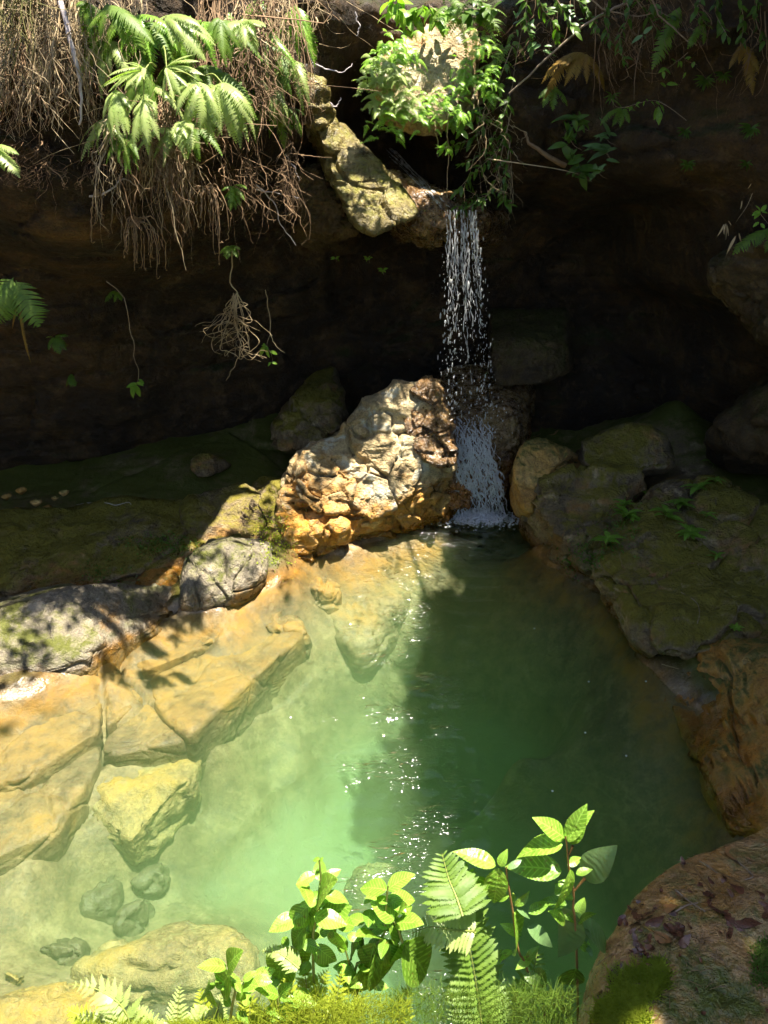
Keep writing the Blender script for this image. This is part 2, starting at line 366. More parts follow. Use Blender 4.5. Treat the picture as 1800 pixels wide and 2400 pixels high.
# ============================================================ cliffs
# back cliff: y = f(x, z)
kp = []  # (px, py, y)
kp += [(0, 0, 4.75), (200, 0, 4.85), (400, 0, 5.1), (600, 0, 5.6), (740, 0, 6.0), (0, 200, 4.75), (200, 200, 4.85), (400, 200, 5.1), (600, 200, 5.6), (720, 200, 6.0),
       (0, 380, 4.8), (200, 380, 4.95), (400, 330, 5.2), (600, 350, 5.75), (700, 330, 6.2),
       (0, 500, 4.95), (130, 500, 5.0), (240, 540, 5.2), (380, 480, 5.6), (560, 480, 6.2), (680, 450, 6.5),
       (0, 640, 5.5), (200, 680, 5.9), (400, 680, 6.4), (600, 650, 6.9), (760, 620, 7.2),
       (0, 850, 6.1), (250, 850, 6.4), (450, 850, 6.9), (650, 850, 7.3), (0, 1050, 6.6), (300, 1050, 6.9), (550, 1000, 7.3), (800, 900, 7.6),
       (830, 250, 7.4), (900, 400, 7.6), (950, 300, 7.6), (900, 0, 7.0), (1000, 20, 7.0), (850, 700, 7.7), (1000, 700, 7.9), (1200, 600, 8.0), (1400, 600, 8.2), (1550, 700, 7.8),
       (1150, 0, 6.6), (1300, 0, 6.3), (1500, 0, 6.1), (1700, 0, 5.7), (1800, 0, 5.5), (1150, 200, 6.7), (1300, 200, 6.4), (1500, 200, 6.2), (1700, 200, 5.8), (1800, 250, 5.6),
       (1250, 380, 6.6), (1400, 420, 6.5), (1550, 440, 6.4), (1680, 440, 6.1), (1800, 440, 5.7), (1700, 620, 6.2), (1800, 700, 5.7), (1650, 820, 7.2), (1800, 900, 6.6), (1500, 900, 7.9), (1300, 900, 7.9), (1150, 480, 7.4), (1260, 470, 7.6), (1450, 500, 7.7)]
kx = []; ky = []
for a, b, y in kp:
    if a < 650 and b < 600: y -= 0.42 * min(1, (700 - a) / 300)
    q = Y(a, b, y); kx.append([q[0], q[2]]); ky.append(y)
for x, z, y in [(-6, 0, 5.8), (-6, 2, 4.8), (-6, 4, 4.2), (-6, 6, 4.6), (-3, 6, 5.2), (-1, 6, 6.4), (0.3, 6, 12), (0.3, 4.7, 9.0), (-.3, 5, 8.0), (.9, 5, 8.0), (1.5, 6, 8.0), (3, 6, 6.0), (6, 6, 4.6), (6, 3, 4.4), (6, 0, 6), (-3, -.5, 7.0), (0, -.5, 8), (3, -.5, 8), (-4.5, 0, 6.6), (4.5, 0, 7)]:
    kx.append([x, z]); ky.append(y)
CX = np.arange(-6, 6.01, 0.035); CZ = np.concatenate([np.arange(-0.4, 4.6, 0.022), np.arange(4.6, 6.6, 0.08)])
cxx, czz = np.meshgrid(CX, CZ, indexing='ij')
qc = np.stack([cxx.ravel(), czz.ravel()], 1)
yy = tps(kx, ky, qc, 1e-3)
pc = np.stack([qc[:, 0], yy, qc[:, 1]], 1)
ce, cid = cells(pc * np.array([0.9, 0.9, 1.8]) + fbm(pc * 1.1, 3, 9)[:, None] * 0.3, 13)
yy = yy + 0.16 * fbm(pc * 1.2, 5, 41) + 0.03 * fbm(pc * np.array([2.5, 2.5, 7]), 4, 43, ridged=True) + (cid - .5) * 0.16 + 0.05 * (1 - sstep(0, .06, ce))
cv = np.stack([qc[:, 0], yy, qc[:, 1]], 1)
cf = grid_faces(len(CX), len(CZ))[:, ::-1]
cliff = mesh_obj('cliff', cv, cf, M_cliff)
tag(cliff, 'overhanging dark cliff behind the pool', None, kind='structure')
solid(cv, cf)
# side cliffs closing the gorge: x = g(y, z)
def side(name, sgn, x0, lab):
    a, b = np.meshgrid(np.arange(-5, 6.4, 0.09), np.arange(-.5, 6.0, 0.09), indexing='ij')
    q = np.stack([np.zeros(a.size), a.ravel(), b.ravel()], 1)
    x = x0 + 0.35 * fbm(q * 0.7, 5, 61 + int(sgn)) + 0.12 * np.abs(q[:, 2] - 2.5) + 0.12 * np.maximum(0, 2 - q[:, 1])
    v = np.stack([sgn * x, q[:, 1], q[:, 2]], 1)
    f = grid_faces(*a.shape)
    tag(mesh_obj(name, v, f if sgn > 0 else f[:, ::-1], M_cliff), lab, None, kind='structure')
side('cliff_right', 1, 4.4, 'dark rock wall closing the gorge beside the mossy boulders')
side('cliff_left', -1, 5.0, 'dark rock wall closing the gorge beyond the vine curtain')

# ============================================================ rocks: rounded convex bodies through measured corner points, then weathered
def hull_rock(name, pts, mat, label, cat='boulder', group=None, sub=5, p=16, seed=1, amp=0.05, strat=0.02, crack=0.02, cs=2.0, freq=2.2, kind=None, register=True, c2=.45):
    pts = np.array([np.asarray(a, float) for a in pts])
    bm = bmesh.new()
    for a in pts: bm.verts.new(a)
    bmesh.ops.convex_hull(bm, input=bm.verts)
    bm.normal_update()
    pl = []
    c = pts.mean(0)
    for fa in bm.faces:
        n = np.array(fa.normal[:]); 
        if np.linalg.norm(n) < .5: continue
        d = n @ (np.array(fa.verts[0].co[:]) - c)
        if d < 0: n, d = -n, -d
        if d < 1e-3: continue
        if not any(abs(n @ m - 1) < 2e-3 for m, _ in pl): pl.append((n, d))
    bm.free()
    Nn = np.array([a for a, _ in pl]); D = np.array([b for _, b in pl])
    dv, f = ico(sub)
    # stretch the sampling directions along the body so that flat slabs are sampled evenly
    ext = np.maximum(np.ptp(pts, axis=0), 0.02); u = dv * ext; u /= np.linalg.norm(u, axis=1)[:, None]
    k = np.maximum(u @ Nn.T, 0) / D
    r = (k ** p).sum(1) ** (-1 / p)
    r *= 1.0 + 0.6 / p
    v = c + u * r[:, None]
    nrm = u / ext.max() * 1.0
    g = (k ** p) @ (Nn); nrm = g / (np.linalg.norm(g, axis=1)[:, None] + 1e-9)
    ce, cid = cells(v * cs + fbm(v * 1.7, 3, seed)[:, None] * 0.3, seed)
    ce2, cid2 = cells(v * cs * 2.7 + fbm(v * 4, 2, seed + 8)[:, None] * 0.25, seed + 40)
    disp = amp * fbm(v * freq, 5, seed + 3, 0.42) + crack * c2 * ((cid2 - .5) * 1.5 - .8 * (1 - sstep(0, .05, ce2))) + .45 * strat * fbm(v * np.array([2, 2, 11.]) + seed, 4, seed + 5, ridged=True) + crack * ((cid - .5) * 1.6 - 1.2 * (1 - sstep(0, .04, ce)))
    v = v + nrm * disp[:, None]
    o = mesh_obj(name, v, f, mat)
    tag(o, label, cat, group, kind or 'thing')
    if register: solid(v, f)
    return o
def lift(front, back=0.6, drop=0.5, dx=0.0):
    """corner points seen in front, with a copy further back and down for the hidden side"""
    front = [np.asarray(a) for a in front]
    return front + [a + np.array([dx, back, -drop]) for a in front]

# sunlit outcrop left of the fall
hull_rock('sunlit_outcrop', [Z(690, 1335, -.1), Z(800, 1300, -.1), Z(920, 1265, -.1), Z(1055, 1215, -.1), Y(1060, 1090, 6.1), Y(1050, 1000, 6.15), Y(985, 885, 6.25), Y(930, 905, 6.3), Y(830, 985, 6.1), Y(730, 1035, 5.95), Y(680, 1120, 5.75), Y(665, 1220, 5.6),
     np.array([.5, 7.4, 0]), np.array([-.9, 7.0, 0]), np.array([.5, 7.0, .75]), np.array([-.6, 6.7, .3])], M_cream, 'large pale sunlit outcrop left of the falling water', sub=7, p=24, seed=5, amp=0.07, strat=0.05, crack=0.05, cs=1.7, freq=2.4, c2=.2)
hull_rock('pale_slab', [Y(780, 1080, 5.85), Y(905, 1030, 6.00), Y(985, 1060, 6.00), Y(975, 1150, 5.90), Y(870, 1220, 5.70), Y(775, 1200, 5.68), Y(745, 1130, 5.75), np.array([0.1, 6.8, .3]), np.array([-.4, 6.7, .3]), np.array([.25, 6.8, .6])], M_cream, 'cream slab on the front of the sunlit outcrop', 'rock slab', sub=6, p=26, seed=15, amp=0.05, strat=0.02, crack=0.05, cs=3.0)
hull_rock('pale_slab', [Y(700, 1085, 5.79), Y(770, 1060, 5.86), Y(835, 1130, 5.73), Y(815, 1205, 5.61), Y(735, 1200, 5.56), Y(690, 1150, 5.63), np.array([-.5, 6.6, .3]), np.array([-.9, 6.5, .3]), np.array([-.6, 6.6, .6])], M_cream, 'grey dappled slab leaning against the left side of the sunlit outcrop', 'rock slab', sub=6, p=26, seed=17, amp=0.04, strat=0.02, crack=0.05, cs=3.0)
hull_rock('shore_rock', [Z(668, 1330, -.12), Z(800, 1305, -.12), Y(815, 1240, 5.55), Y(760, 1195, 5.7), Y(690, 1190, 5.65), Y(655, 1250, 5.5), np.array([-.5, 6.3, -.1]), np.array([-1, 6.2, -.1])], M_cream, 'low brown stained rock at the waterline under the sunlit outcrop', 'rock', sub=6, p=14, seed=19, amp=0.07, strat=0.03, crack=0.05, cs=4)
hull_rock('shore_rock', [Z(800, 1302, -.1), Z(1045, 1222, -.1), Y(1050, 1160, 6.1), Y(960, 1170, 5.95), Y(850, 1225, 5.7), np.array([.6, 6.9, -.1]), np.array([-.2, 6.7, -.1]), np.array([.4, 6.7, .3])], M_orange, 'orange iron stained rock at the waterline left of the fall', 'rock', sub=6, p=14, seed=23, amp=0.07, strat=0.03, crack=0.05, cs=4)
hull_rock('wet_rock', [Y(985, 1080, 6.2), Y(1050, 1060, 6.25), Y(1085, 1100, 6.3), Y(1090, 1190, 6.25), Y(1000, 1200, 6.15), Y(975, 1140, 6.15), np.array([.8, 7.2, 0]), np.array([.3, 7.2, 0]), np.array([.6, 7.2, .5])], M_wet, 'wet dark brown rock splashed by the foot of the fall', 'rock', sub=6, p=10, seed=29, amp=0.06, strat=0.02, crack=0.04, cs=4)
hull_rock('mossy_ridge', [Y(600, 1180, 5.9), Y(650, 1130, 6.0), Y(700, 1150, 5.9), Y(700, 1260, 5.6), Y(670, 1320, 5.42), Y(600, 1330, 5.38), Y(565, 1270, 5.6), np.array([-.8, 6.8, .1]), np.array([-1.3, 6.7, .1])], M_dark, 'green mossy ridged rock left of the sunlit outcrop', 'rock', sub=6, p=12, seed=31, amp=0.08, strat=0.05, crack=0.04, cs=3)
hull_rock('cave_block', [Y(640, 1000, 6.70), Y(690, 930, 6.80), Y(770, 930, 6.80), Y(800, 1000, 6.60), Y(760, 1040, 6.40), Y(650, 1060, 6.40), np.array([-.4, 7.6, .5]), np.array([-1.1, 7.6, .5]), np.array([-.5, 7.6, 1.1])], M_dark, 'angular shaded yellow block behind the sunlit outcrop', 'rock', sub=5, p=26, seed=37, amp=0.03, crack=0.05, cs=4)
hull_rock('wet_rock', [Y(930, 950, 6.12), Y(985, 892, 6.15), Y(1040, 900, 6.2), Y(1055, 1000, 6.08), Y(1058, 1090, 6.0), Y(990, 1085, 5.92), Y(945, 1020, 5.98), np.array([.6, 6.9, .6]), np.array([.2, 6.8, .7]), np.array([.5, 6.8, 1.1])], M_wet, 'glistening wet peak of the outcrop beside the falling water', 'rock', sub=6, p=14, seed=30, amp=0.06, strat=0.02, crack=0.05, cs=4)
# left bank
hull_rock('lit_shore_boulder', [Y(40, 1430, 4.3), Y(190, 1372, 4.55), Y(225, 1385, 4.6), Y(235, 1440, 4.4), Y(205, 1540, 4.05), Y(90, 1540, 4.0), Y(-80, 1545, 3.9), Y(-160, 1480, 4.1), np.array([-1.3, 5.3, -.1]), np.array([-2.9, 5.2, -.1]), np.array([-1.9, 4.0, -.2]), np.array([-2.9, 3.8, -.2])], M_grey, 'grey flat topped boulder dappled with leaf shade at the left shore', sub=6, p=44, seed=41, amp=0.025, strat=0.004, crack=0.015, cs=2.0)
hull_rock('lit_shore_boulder', [Y(-120, 1525, 3.95), Y(60, 1520, 4.05), Y(210, 1520, 4.1), Y(262, 1450, 4.4), Y(272, 1485, 4.3), Z(258, 1505, -.1), Z(160, 1580, -.1), Z(30, 1650, -.1), Z(-150, 1680, -.1), np.array([-1.4, 4.9, -.2]), np.array([-2.9, 4.6, -.2])], M_grey, 'mossy lower step of the dappled boulder, touching the water', sub=6, p=30, seed=43, amp=0.03, strat=0.008, crack=0.03, cs=3)
hull_rock('upright_stone', [Y(250, 1480, 4.42), Y(262, 1440, 4.52), Y(240, 1430, 4.6), Y(226, 1470, 4.5), Z(270, 1495, -.05), Z(235, 1510, -.05), np.array([-1.5, 4.75, 0]), np.array([-1.75, 4.72, .1])], M_grey, 'small upright flake of stone beside the dappled boulder', 'stone', sub=5, p=24, seed=47, amp=0.02, crack=0.015, cs=5)
hull_rock('rounded_boulder', [Y(420, 1400, 4.65), Y(450, 1320, 4.9), Y(520, 1285, 5.0), Y(580, 1310, 5.0), Y(605, 1370, 4.9), Z(590, 1400, -.05), Z(500, 1440, -.05), Z(425, 1450, -.05), np.array([-.8, 5.9, 0]), np.array([-1.7, 5.8, 0])], M_grey, 'rounded dappled boulder with orange stained foot on the left shore', sub=6, p=9, seed=53, amp=0.05, strat=0.006, crack=0.025, cs=3)
hull_rock('bank_slab', [Y(0, 1200, 5.6), Y(200, 1180, 5.75), Y(420, 1160, 5.9), Y(440, 1290, 5.35), Y(300, 1350, 5.0), Y(120, 1390, 4.85), Y(-150, 1390, 4.8), np.array([-1, 6.4, 0]), np.array([-3.5, 6.2, 0]), np.array([-3.3, 4.9, -.1]), np.array([-1.6, 5.1, -.1])], M_dark, 'long shaded slab of the left bank under the cliff', 'rock slab', sub=6, p=20, seed=59, amp=0.05, strat=0.03, crack=0.03, cs=1.6)
hull_rock('bank_slab', [Y(440, 1170, 5.85), Y(560, 1130, 6.1), Y(620, 1200, 5.85), Y(610, 1300, 5.5), Y(480, 1330, 5.3), Y(430, 1280, 5.4), np.array([-.9, 6.6, 0]), np.array([-1.8, 6.4, 0])], M_dark, 'brown shaded slab between the long left slab and the mossy ridge', 'rock slab', sub=5, p=18, seed=61, amp=0.04, strat=0.03, crack=0.02)
hull_rock('bank_stone', [Y(335, 1350, 5.05), Y(380, 1330, 5.15), Y(410, 1380, 5.0), Y(390, 1420, 4.85), Y(320, 1420, 4.8), np.array([-1.3, 5.5, 0]), np.array([-1.8, 5.4, 0])], M_orange, 'smooth brown stone in the shaded gap of the left bank', 'stone', sub=5, p=9, seed=67, amp=0.03, crack=0.01)
hull_rock('mossy_stone', [Y(450, 1070, 6.3), Y(490, 1060, 6.35), Y(492, 1110, 6.2), Y(470, 1120, 6.15), Y(448, 1100, 6.2), np.array([-1.4, 6.6, .4]), np.array([-1.6, 6.6, .45])], M_dark, 'small yellow mossy stone at the foot of the dark cliff', 'stone', sub=4, p=7, seed=71, amp=0.02, crack=0.01, cs=5)
for i, (a, b, r) in enumerate([(15, 1165, 17), (50, 1150, 14), (85, 1178, 15), (110, 1190, 12), (150, 1155, 13), (35, 1195, 13), (128, 1168, 10)]):
    c0 = Y(a, b, 5.95 - 0.1 * (i % 3)); s = r / FPX * 6.3
    hull_rock('cobble', [c0 + np.array(q) * s for q in [(-1, 0, 0), (1, 0, .1), (0, .8, 0), (0, -.8, 0), (.2, 0, .7), (-.2, .2, -.8), (.6, .5, .4), (-.6, -.4, .4)]], M_orange, ['mustard cobble at the far left of the shaded bank', 'brown cobble second from the left under the cliff', 'rounded yellowish cobble in the middle of the cobble row', 'small cobble in front of the cobble row', 'cobble at the right end of the row under the cliff', 'low cobble nearest the pool in the cobble row', 'smallest cobble behind the row'][i], 'cobble', 'cobbles on the shaded left bank', sub=3, p=8, seed=80 + i, amp=0.01, strat=0.004, crack=0.004, cs=6)
# right bank
hull_rock('orange_boulder', [Y(1195, 1120, 5.92), Y(1215, 1040, 6.17), Y(1270, 1005, 6.32), Y(1335, 1060, 6.22), Y(1300, 1130, 5.92), Y(1245, 1200, 5.67), Z(1200, 1215, -.1), np.array([1.4, 7.3, 0]), np.array([2.2, 7.2, 0])], M_orange, 'rusty orange boulder just right of the fall', sub=6, p=10, seed=91, amp=0.05, strat=0.02, crack=0.03)
hull_rock('mossy_boulder', [Z(1230, 1240, -.1), Y(1250, 1170, 5.67), Y(1310, 1110, 5.92), Y(1400, 1090, 5.97), Y(1490, 1110, 5.87), Y(1440, 1230, 5.42), Y(1400, 1320, 5.02), Z(1370, 1350, -.05), Z(1290, 1330, -.1), np.array([1.6, 7, 0]), np.array([2.5, 6.7, 0])], M_dark, 'brown and green mossy boulder beside the pool between orange boulder and big boulder', sub=6, p=12, seed=93, amp=0.07, strat=0.05, crack=0.05, cs=2.4)
hull_rock('mossy_boulder', [Y(1360, 1020, 6.35), Y(1450, 1000, 6.45), Y(1540, 1010, 6.35), Y(1560, 1090, 6.05), Y(1460, 1120, 5.90), Y(1370, 1090, 6.05), np.array([2, 7.4, .2]), np.array([3, 7.2, .2])], M_dark, 'yellow green mossy boulder standing behind the right bank boulders', sub=5, p=9, seed=95, amp=0.06, strat=0.03, crack=0.03)
hull_rock('big_boulder', [Y(1400, 1330, 4.92), Y(1450, 1230, 5.27), Y(1540, 1130, 5.62), Y(1640, 1110, 5.62), Y(1800, 1180, 5.32), Y(1900, 1350, 4.62), Y(1830, 1460, 4.17), Y(1700, 1530, 3.92), Y(1560, 1535, 3.94), Y(1500, 1480, 4.12), Y(1480, 1400, 4.42), Z(1500, 1545, -.1), Z(1430, 1440, -.1), np.array([2.2, 6.8, 0]), np.array([3.6, 6.2, 0]), np.array([3.4, 4.4, 0])], M_dark, 'biggest moss covered boulder of the right bank, sloping to the water', sub=7, p=13, seed=97, amp=0.08, strat=0.05, crack=0.045, cs=1.8)
hull_rock('orange_shelf', [Z(1530, 1560, -.1), Z(1620, 1620, -.1), Z(1700, 1710, -.1), Z(1710, 1830, -.1), Z(1690, 1960, -.1), Y(1640, 1570, 4.01), Y(1800, 1520, 4.16), Y(1760, 1700, 3.41), Y(1790, 1850, 2.91), Y(1760, 1960, 2.56), np.array([3, 4.6, 0]), np.array([3, 2.4, -.1]), np.array([2.6, 3.4, .5]), np.array([2.7, 2.6, .5])], M_orange, 'ochre rock shelf at the water below the biggest boulder', 'rock shelf', sub=6, p=14, seed=99, amp=0.06, strat=0.05, crack=0.05, cs=2.4)
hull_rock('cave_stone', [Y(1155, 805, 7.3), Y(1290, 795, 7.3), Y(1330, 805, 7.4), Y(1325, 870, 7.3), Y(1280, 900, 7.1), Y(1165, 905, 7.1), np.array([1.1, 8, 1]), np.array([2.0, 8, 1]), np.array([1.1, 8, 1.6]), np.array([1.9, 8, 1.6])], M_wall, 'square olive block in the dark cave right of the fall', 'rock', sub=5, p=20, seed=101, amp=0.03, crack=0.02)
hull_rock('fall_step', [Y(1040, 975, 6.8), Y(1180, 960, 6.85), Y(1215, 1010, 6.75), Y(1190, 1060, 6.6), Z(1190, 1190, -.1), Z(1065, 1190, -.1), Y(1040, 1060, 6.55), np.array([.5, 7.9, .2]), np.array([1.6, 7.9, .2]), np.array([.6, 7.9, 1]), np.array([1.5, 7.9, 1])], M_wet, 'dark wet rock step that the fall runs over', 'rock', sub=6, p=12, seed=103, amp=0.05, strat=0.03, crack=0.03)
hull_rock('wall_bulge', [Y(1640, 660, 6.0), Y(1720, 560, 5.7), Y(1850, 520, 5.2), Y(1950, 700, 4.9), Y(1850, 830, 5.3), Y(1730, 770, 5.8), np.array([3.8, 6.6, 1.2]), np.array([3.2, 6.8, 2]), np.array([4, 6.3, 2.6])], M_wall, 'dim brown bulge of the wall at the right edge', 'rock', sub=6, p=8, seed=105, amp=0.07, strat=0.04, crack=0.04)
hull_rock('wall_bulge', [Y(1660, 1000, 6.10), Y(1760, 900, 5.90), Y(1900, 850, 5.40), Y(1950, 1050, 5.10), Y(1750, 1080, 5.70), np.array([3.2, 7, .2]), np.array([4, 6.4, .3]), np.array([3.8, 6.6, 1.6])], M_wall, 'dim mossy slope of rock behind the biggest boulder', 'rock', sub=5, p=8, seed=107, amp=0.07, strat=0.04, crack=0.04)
# rocks above the fall
hull_rock('stream_spur', [Y(775, 330, 6.05), Y(800, 290, 6.20), Y(850, 350, 6.15), Y(905, 420, 6.00), Y(960, 470, 5.85), Y(985, 500, 5.80), Y(930, 525, 5.70), Y(880, 545, 5.65), Y(845, 535, 5.65), Y(800, 460, 5.80), Y(770, 390, 5.95), np.array([-.1, 7.6, 2.9]), np.array([-.6, 7.5, 3.0]), np.array([-.2, 7.4, 2.5])], M_spur, 'sunlit sloping spur of rock that ends in a point above the dark hollow', 'rock spur', sub=6, p=24, seed=111, amp=0.025, strat=0.03, crack=0.03, cs=3)
hull_rock('stream_spur', [Y(715, 230, 5.90), Y(745, 170, 6.00), Y(775, 220, 6.10), Y(815, 310, 6.15), Y(790, 370, 6.00), Y(760, 350, 5.90), np.array([-.6, 7.4, 3.2]), np.array([-.9, 7.3, 3.3]), np.array([-.6, 7.3, 2.9])], M_spur, 'olive mossy upper end of the spur beside the root curtain', 'rock spur', sub=5, p=14, seed=113, amp=0.05, strat=0.05, crack=0.03, cs=3)
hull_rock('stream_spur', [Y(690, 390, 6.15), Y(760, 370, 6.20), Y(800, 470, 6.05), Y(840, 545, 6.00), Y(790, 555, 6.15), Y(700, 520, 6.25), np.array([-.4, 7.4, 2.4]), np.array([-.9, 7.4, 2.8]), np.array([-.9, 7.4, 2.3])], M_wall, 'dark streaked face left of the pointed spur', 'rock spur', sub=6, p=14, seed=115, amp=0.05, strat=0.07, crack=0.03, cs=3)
hull_rock('lip_rock', [Y(900, 400, 6.45), Y(960, 430, 6.40), Y(1040, 490, 6.20), Y(1055, 510, 6.15), Y(1020, 535, 6.10), Y(985, 525, 6.10), Y(950, 490, 6.20), Y(1130, 500, 6.35), Y(1120, 540, 6.40), np.array([.2, 7.8, 2.8]), np.array([1.2, 7.8, 2.5]), np.array([.1, 7.6, 2.3]), np.array([1.1, 7.8, 2.2])], M_wet, 'wet rock lip where the stream tips over', 'rock', sub=6, p=16, seed=117, amp=0.04, strat=0.03, crack=0.04, cs=4)
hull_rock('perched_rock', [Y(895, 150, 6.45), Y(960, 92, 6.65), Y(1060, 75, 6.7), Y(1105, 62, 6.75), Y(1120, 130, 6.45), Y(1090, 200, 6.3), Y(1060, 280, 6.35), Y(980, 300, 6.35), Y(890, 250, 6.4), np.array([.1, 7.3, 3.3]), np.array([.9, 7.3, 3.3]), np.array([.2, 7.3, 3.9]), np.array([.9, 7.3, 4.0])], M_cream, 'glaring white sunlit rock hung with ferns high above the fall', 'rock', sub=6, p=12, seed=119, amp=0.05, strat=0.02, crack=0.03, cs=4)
# foreground bank where the photographer stands
hull_rock('foreground_ledge', [Y(1810, 1925, 1.62), Y(1640, 1985, 1.5), Y(1530, 2040, 1.42), Y(1440, 2170, 1.3), Y(1405, 2235, 1.22), Y(1380, 2330, 1.1), np.array([.45, .85, 1.32]), np.array([1.9, 1.75, 1.3]), np.array([1.9, .3, 1.42]), np.array([.5, .3, 1.42]), np.array([.5, 1.3, -.5]), np.array([2.0, 1.8, -.5]), np.array([2, .2, -.5]), np.array([.5, .2, -.5])], M_ledge, 'wet brown ledge strewn with dead leaves in the lower right corner', 'rock ledge', sub=7, p=40, seed=121, amp=0.018, strat=0.008, crack=0.008, cs=4, freq=4)
hull_rock('foreground_bank', [(-1.5, .3, 1.2), (-.78, .9, 1.2), (-.2, 1.0, 1.25), (.3, 1.08, 1.18), (.75, 1.05, 1.22), (.8, -2.5, 1.45), (-1.8, -2.5, 1.4), (-1.6, .4, -.6), (-.7, 1.1, -.6), (.6, 1.25, -.6), (.8, -2.5, -.6), (-1.6, -2.5, -.6)], M_ledge, 'earthy bank under the foreground plants', 'bank', sub=6, p=30, seed=123, amp=0.03, strat=0.01, crack=0.01)
# submerged rocks
def sub_rock(name, outline, zt, thick, mat, label, seed, p=18, amp=0.03, sub=5, crack=0.03):
    top = [Z(a, b, zt) for a, b in outline]
    c = np.mean(top, 0)
    pts = [t + np.array([0, 0, -thick * .3 - .05 * ((i * 7) % 3)]) for i, t in enumerate(top)] + [c + (t - c) * (0.62 + .12 * ((i * 5) % 3)) - np.array([0, 0, .04 * ((i * 3) % 4)]) for i, t in enumerate(top)] + [c + (t - c) * .95 + np.array([0, 0, -thick - .1]) for t in top]
    return hull_rock(name, pts, mat, label, 'submerged rock', None, sub=sub, p=p, seed=seed, amp=amp, strat=0.006, crack=crack, cs=4)
sub_rock('submerged_rock', [(190, 1860), (270, 1775), (380, 1735), (462, 1765), (445, 1830), (385, 1890), (305, 1955), (235, 1925)], -.36, .2, M_subm, 'yellow submerged rock at the edge of the left shelf', 131, p=30, amp=.03)
sub_rock('submerged_rock', [(160, 2260), (260, 2180), (400, 2140), (520, 2140), (590, 2200), (580, 2290), (420, 2290), (260, 2290)], -.42, .22, M_subm, 'long pale brown submerged rock above the feathery ferns', 133)
sub_rock('submerged_rock', [(-60, 2330), (60, 2290), (160, 2250), (230, 2290), (280, 2350), (260, 2440), (100, 2470), (-60, 2460)], -.26, .2, M_subm, 'orange submerged rock in the lower left corner', 135)
sub_rock('submerged_rock', [(70, 2220), (100, 2170), (150, 2155), (200, 2180), (190, 2230), (110, 2255)], -.5, .25, M_stone, 'grey brown submerged stone left of the long pale rock', 137)
sub_rock('submerged_rock', [(-10, 2270), (20, 2240), (55, 2240), (72, 2270), (50, 2300), (0, 2310)], -.35, .3, M_subm, 'round yellow submerged stone at the left edge', 139, sub=4)
sub_rock('submerged_rock', [(318, 2350), (350, 2315), (400, 2320), (405, 2380), (380, 2440), (320, 2430)], -.5, .3, M_stone, 'grey submerged stone behind the feathery ferns', 141, sub=4)
sub_rock('submerged_rock', [(182, 2130), (185, 2090), (225, 2035), (272, 2030), (268, 2090), (255, 2125), (215, 2128)], -.62, .12, M_stone, 'dark angular sunken stone, leftmost of the three', 143, p=16, sub=4, amp=.01)
sub_rock('submerged_rock', [(258, 2130), (280, 2085), (325, 2065), (346, 2080), (340, 2115), (310, 2145), (275, 2160)], -.62, .12, M_stone, 'dark oval sunken stone in the middle of the three', 145, p=12, sub=4, amp=.01)
sub_rock('submerged_rock', [(310, 2060), (330, 2010), (360, 1998), (384, 2010), (375, 2050), (345, 2068)], -.66, .12, M_stone, 'dark sunken stone furthest from the shore of the three', 147, p=12, sub=4, amp=.01)
sub_rock('submerged_rock', [(610, 1470), (620, 1400), (670, 1385), (720, 1430), (725, 1470), (660, 1480)], -.14, .2, M_bed, 'orange submerged boulder under the shore rocks', 149, amp=.05, p=7)
sub_rock('submerged_rock', [(705, 1370), (740, 1325), (790, 1330), (800, 1370), (750, 1385)], -.11, .2, M_bed, 'small amber submerged boulder below the brown stained shore rock', 151, amp=.05, p=7)
sub_rock('submerged_rock', [(745, 1410), (790, 1375), (900, 1345), (960, 1360), (920, 1440), (850, 1500), (790, 1470)], -.3, .25, M_bed, 'broad pale submerged rock below the sunlit outcrop', 153, p=10, amp=.05)
sub_rock('submerged_rock', [(600, 1500), (640, 1490), (730, 1480), (750, 1520), (720, 1600), (640, 1640), (590, 1580)], -.6, .5, M_subm, 'pale green submerged boulder off the left shelf', 155, amp=.05)
sub_rock('submerged_rock', [(810, 2030), (860, 1995), (930, 2000), (955, 2030), (920, 2080), (830, 2080)], -1.0, .5, M_subm, 'brown sunken rock just beyond the foreground leaves', 157, amp=.04)

def slab(outline, z, tilt, label, seed):
    top = [Z(a, q_, z) for a, q_ in outline]; c = np.mean(top, 0)
    tz = lambda t: np.array([0, 0, tilt * (t[0] - c[0])])
    pts = [c + (t - c) * .97 + tz(t) for t in top] + [t + tz(t) - np.array([0, 0, .03]) for t in top] + [c + (t - c) * 1.0 + np.array([0, 0, -.4]) for t in top]
    return hull_rock('sunken_slab', pts, M_slab, label, 'rock slab', None, sub=6, p=26, seed=seed, amp=.02, strat=.006, crack=.012, cs=2.2)
slab([(285, 1500), (400, 1484), (520, 1452), (605, 1424), (570, 1462), (500, 1500), (430, 1538), (335, 1575), (300, 1548)], -.15, .0, 'narrow amber slab just under the water below the rounded boulder', 161)
slab([(350, 1590), (440, 1548), (560, 1490), (640, 1450), (715, 1480), (660, 1530), (565, 1590), (485, 1650), (440, 1722), (385, 1690), (352, 1640)], -.2, -.02, 'broad tan sunken slab with a long diagonal edge towards the deep water', 163)
slab([(-60, 1715), (100, 1650), (215, 1590), (235, 1608), (236, 1712), (150, 1752), (60, 1822), (-60, 1850)], -.18, .0, 'brown sunken slab against the foot of the dappled boulder', 165)
slab([(250, 1620), (268, 1570), (335, 1632), (298, 1670), (250, 1705)], -.2, .0, 'small triangular sunken slab between two cracks', 167)
slab([(250, 1728), (345, 1648), (378, 1700), (432, 1738), (345, 1735), (270, 1770), (240, 1760)], -.24, .0, 'wedge of sunken slab above the yellow rock', 169)
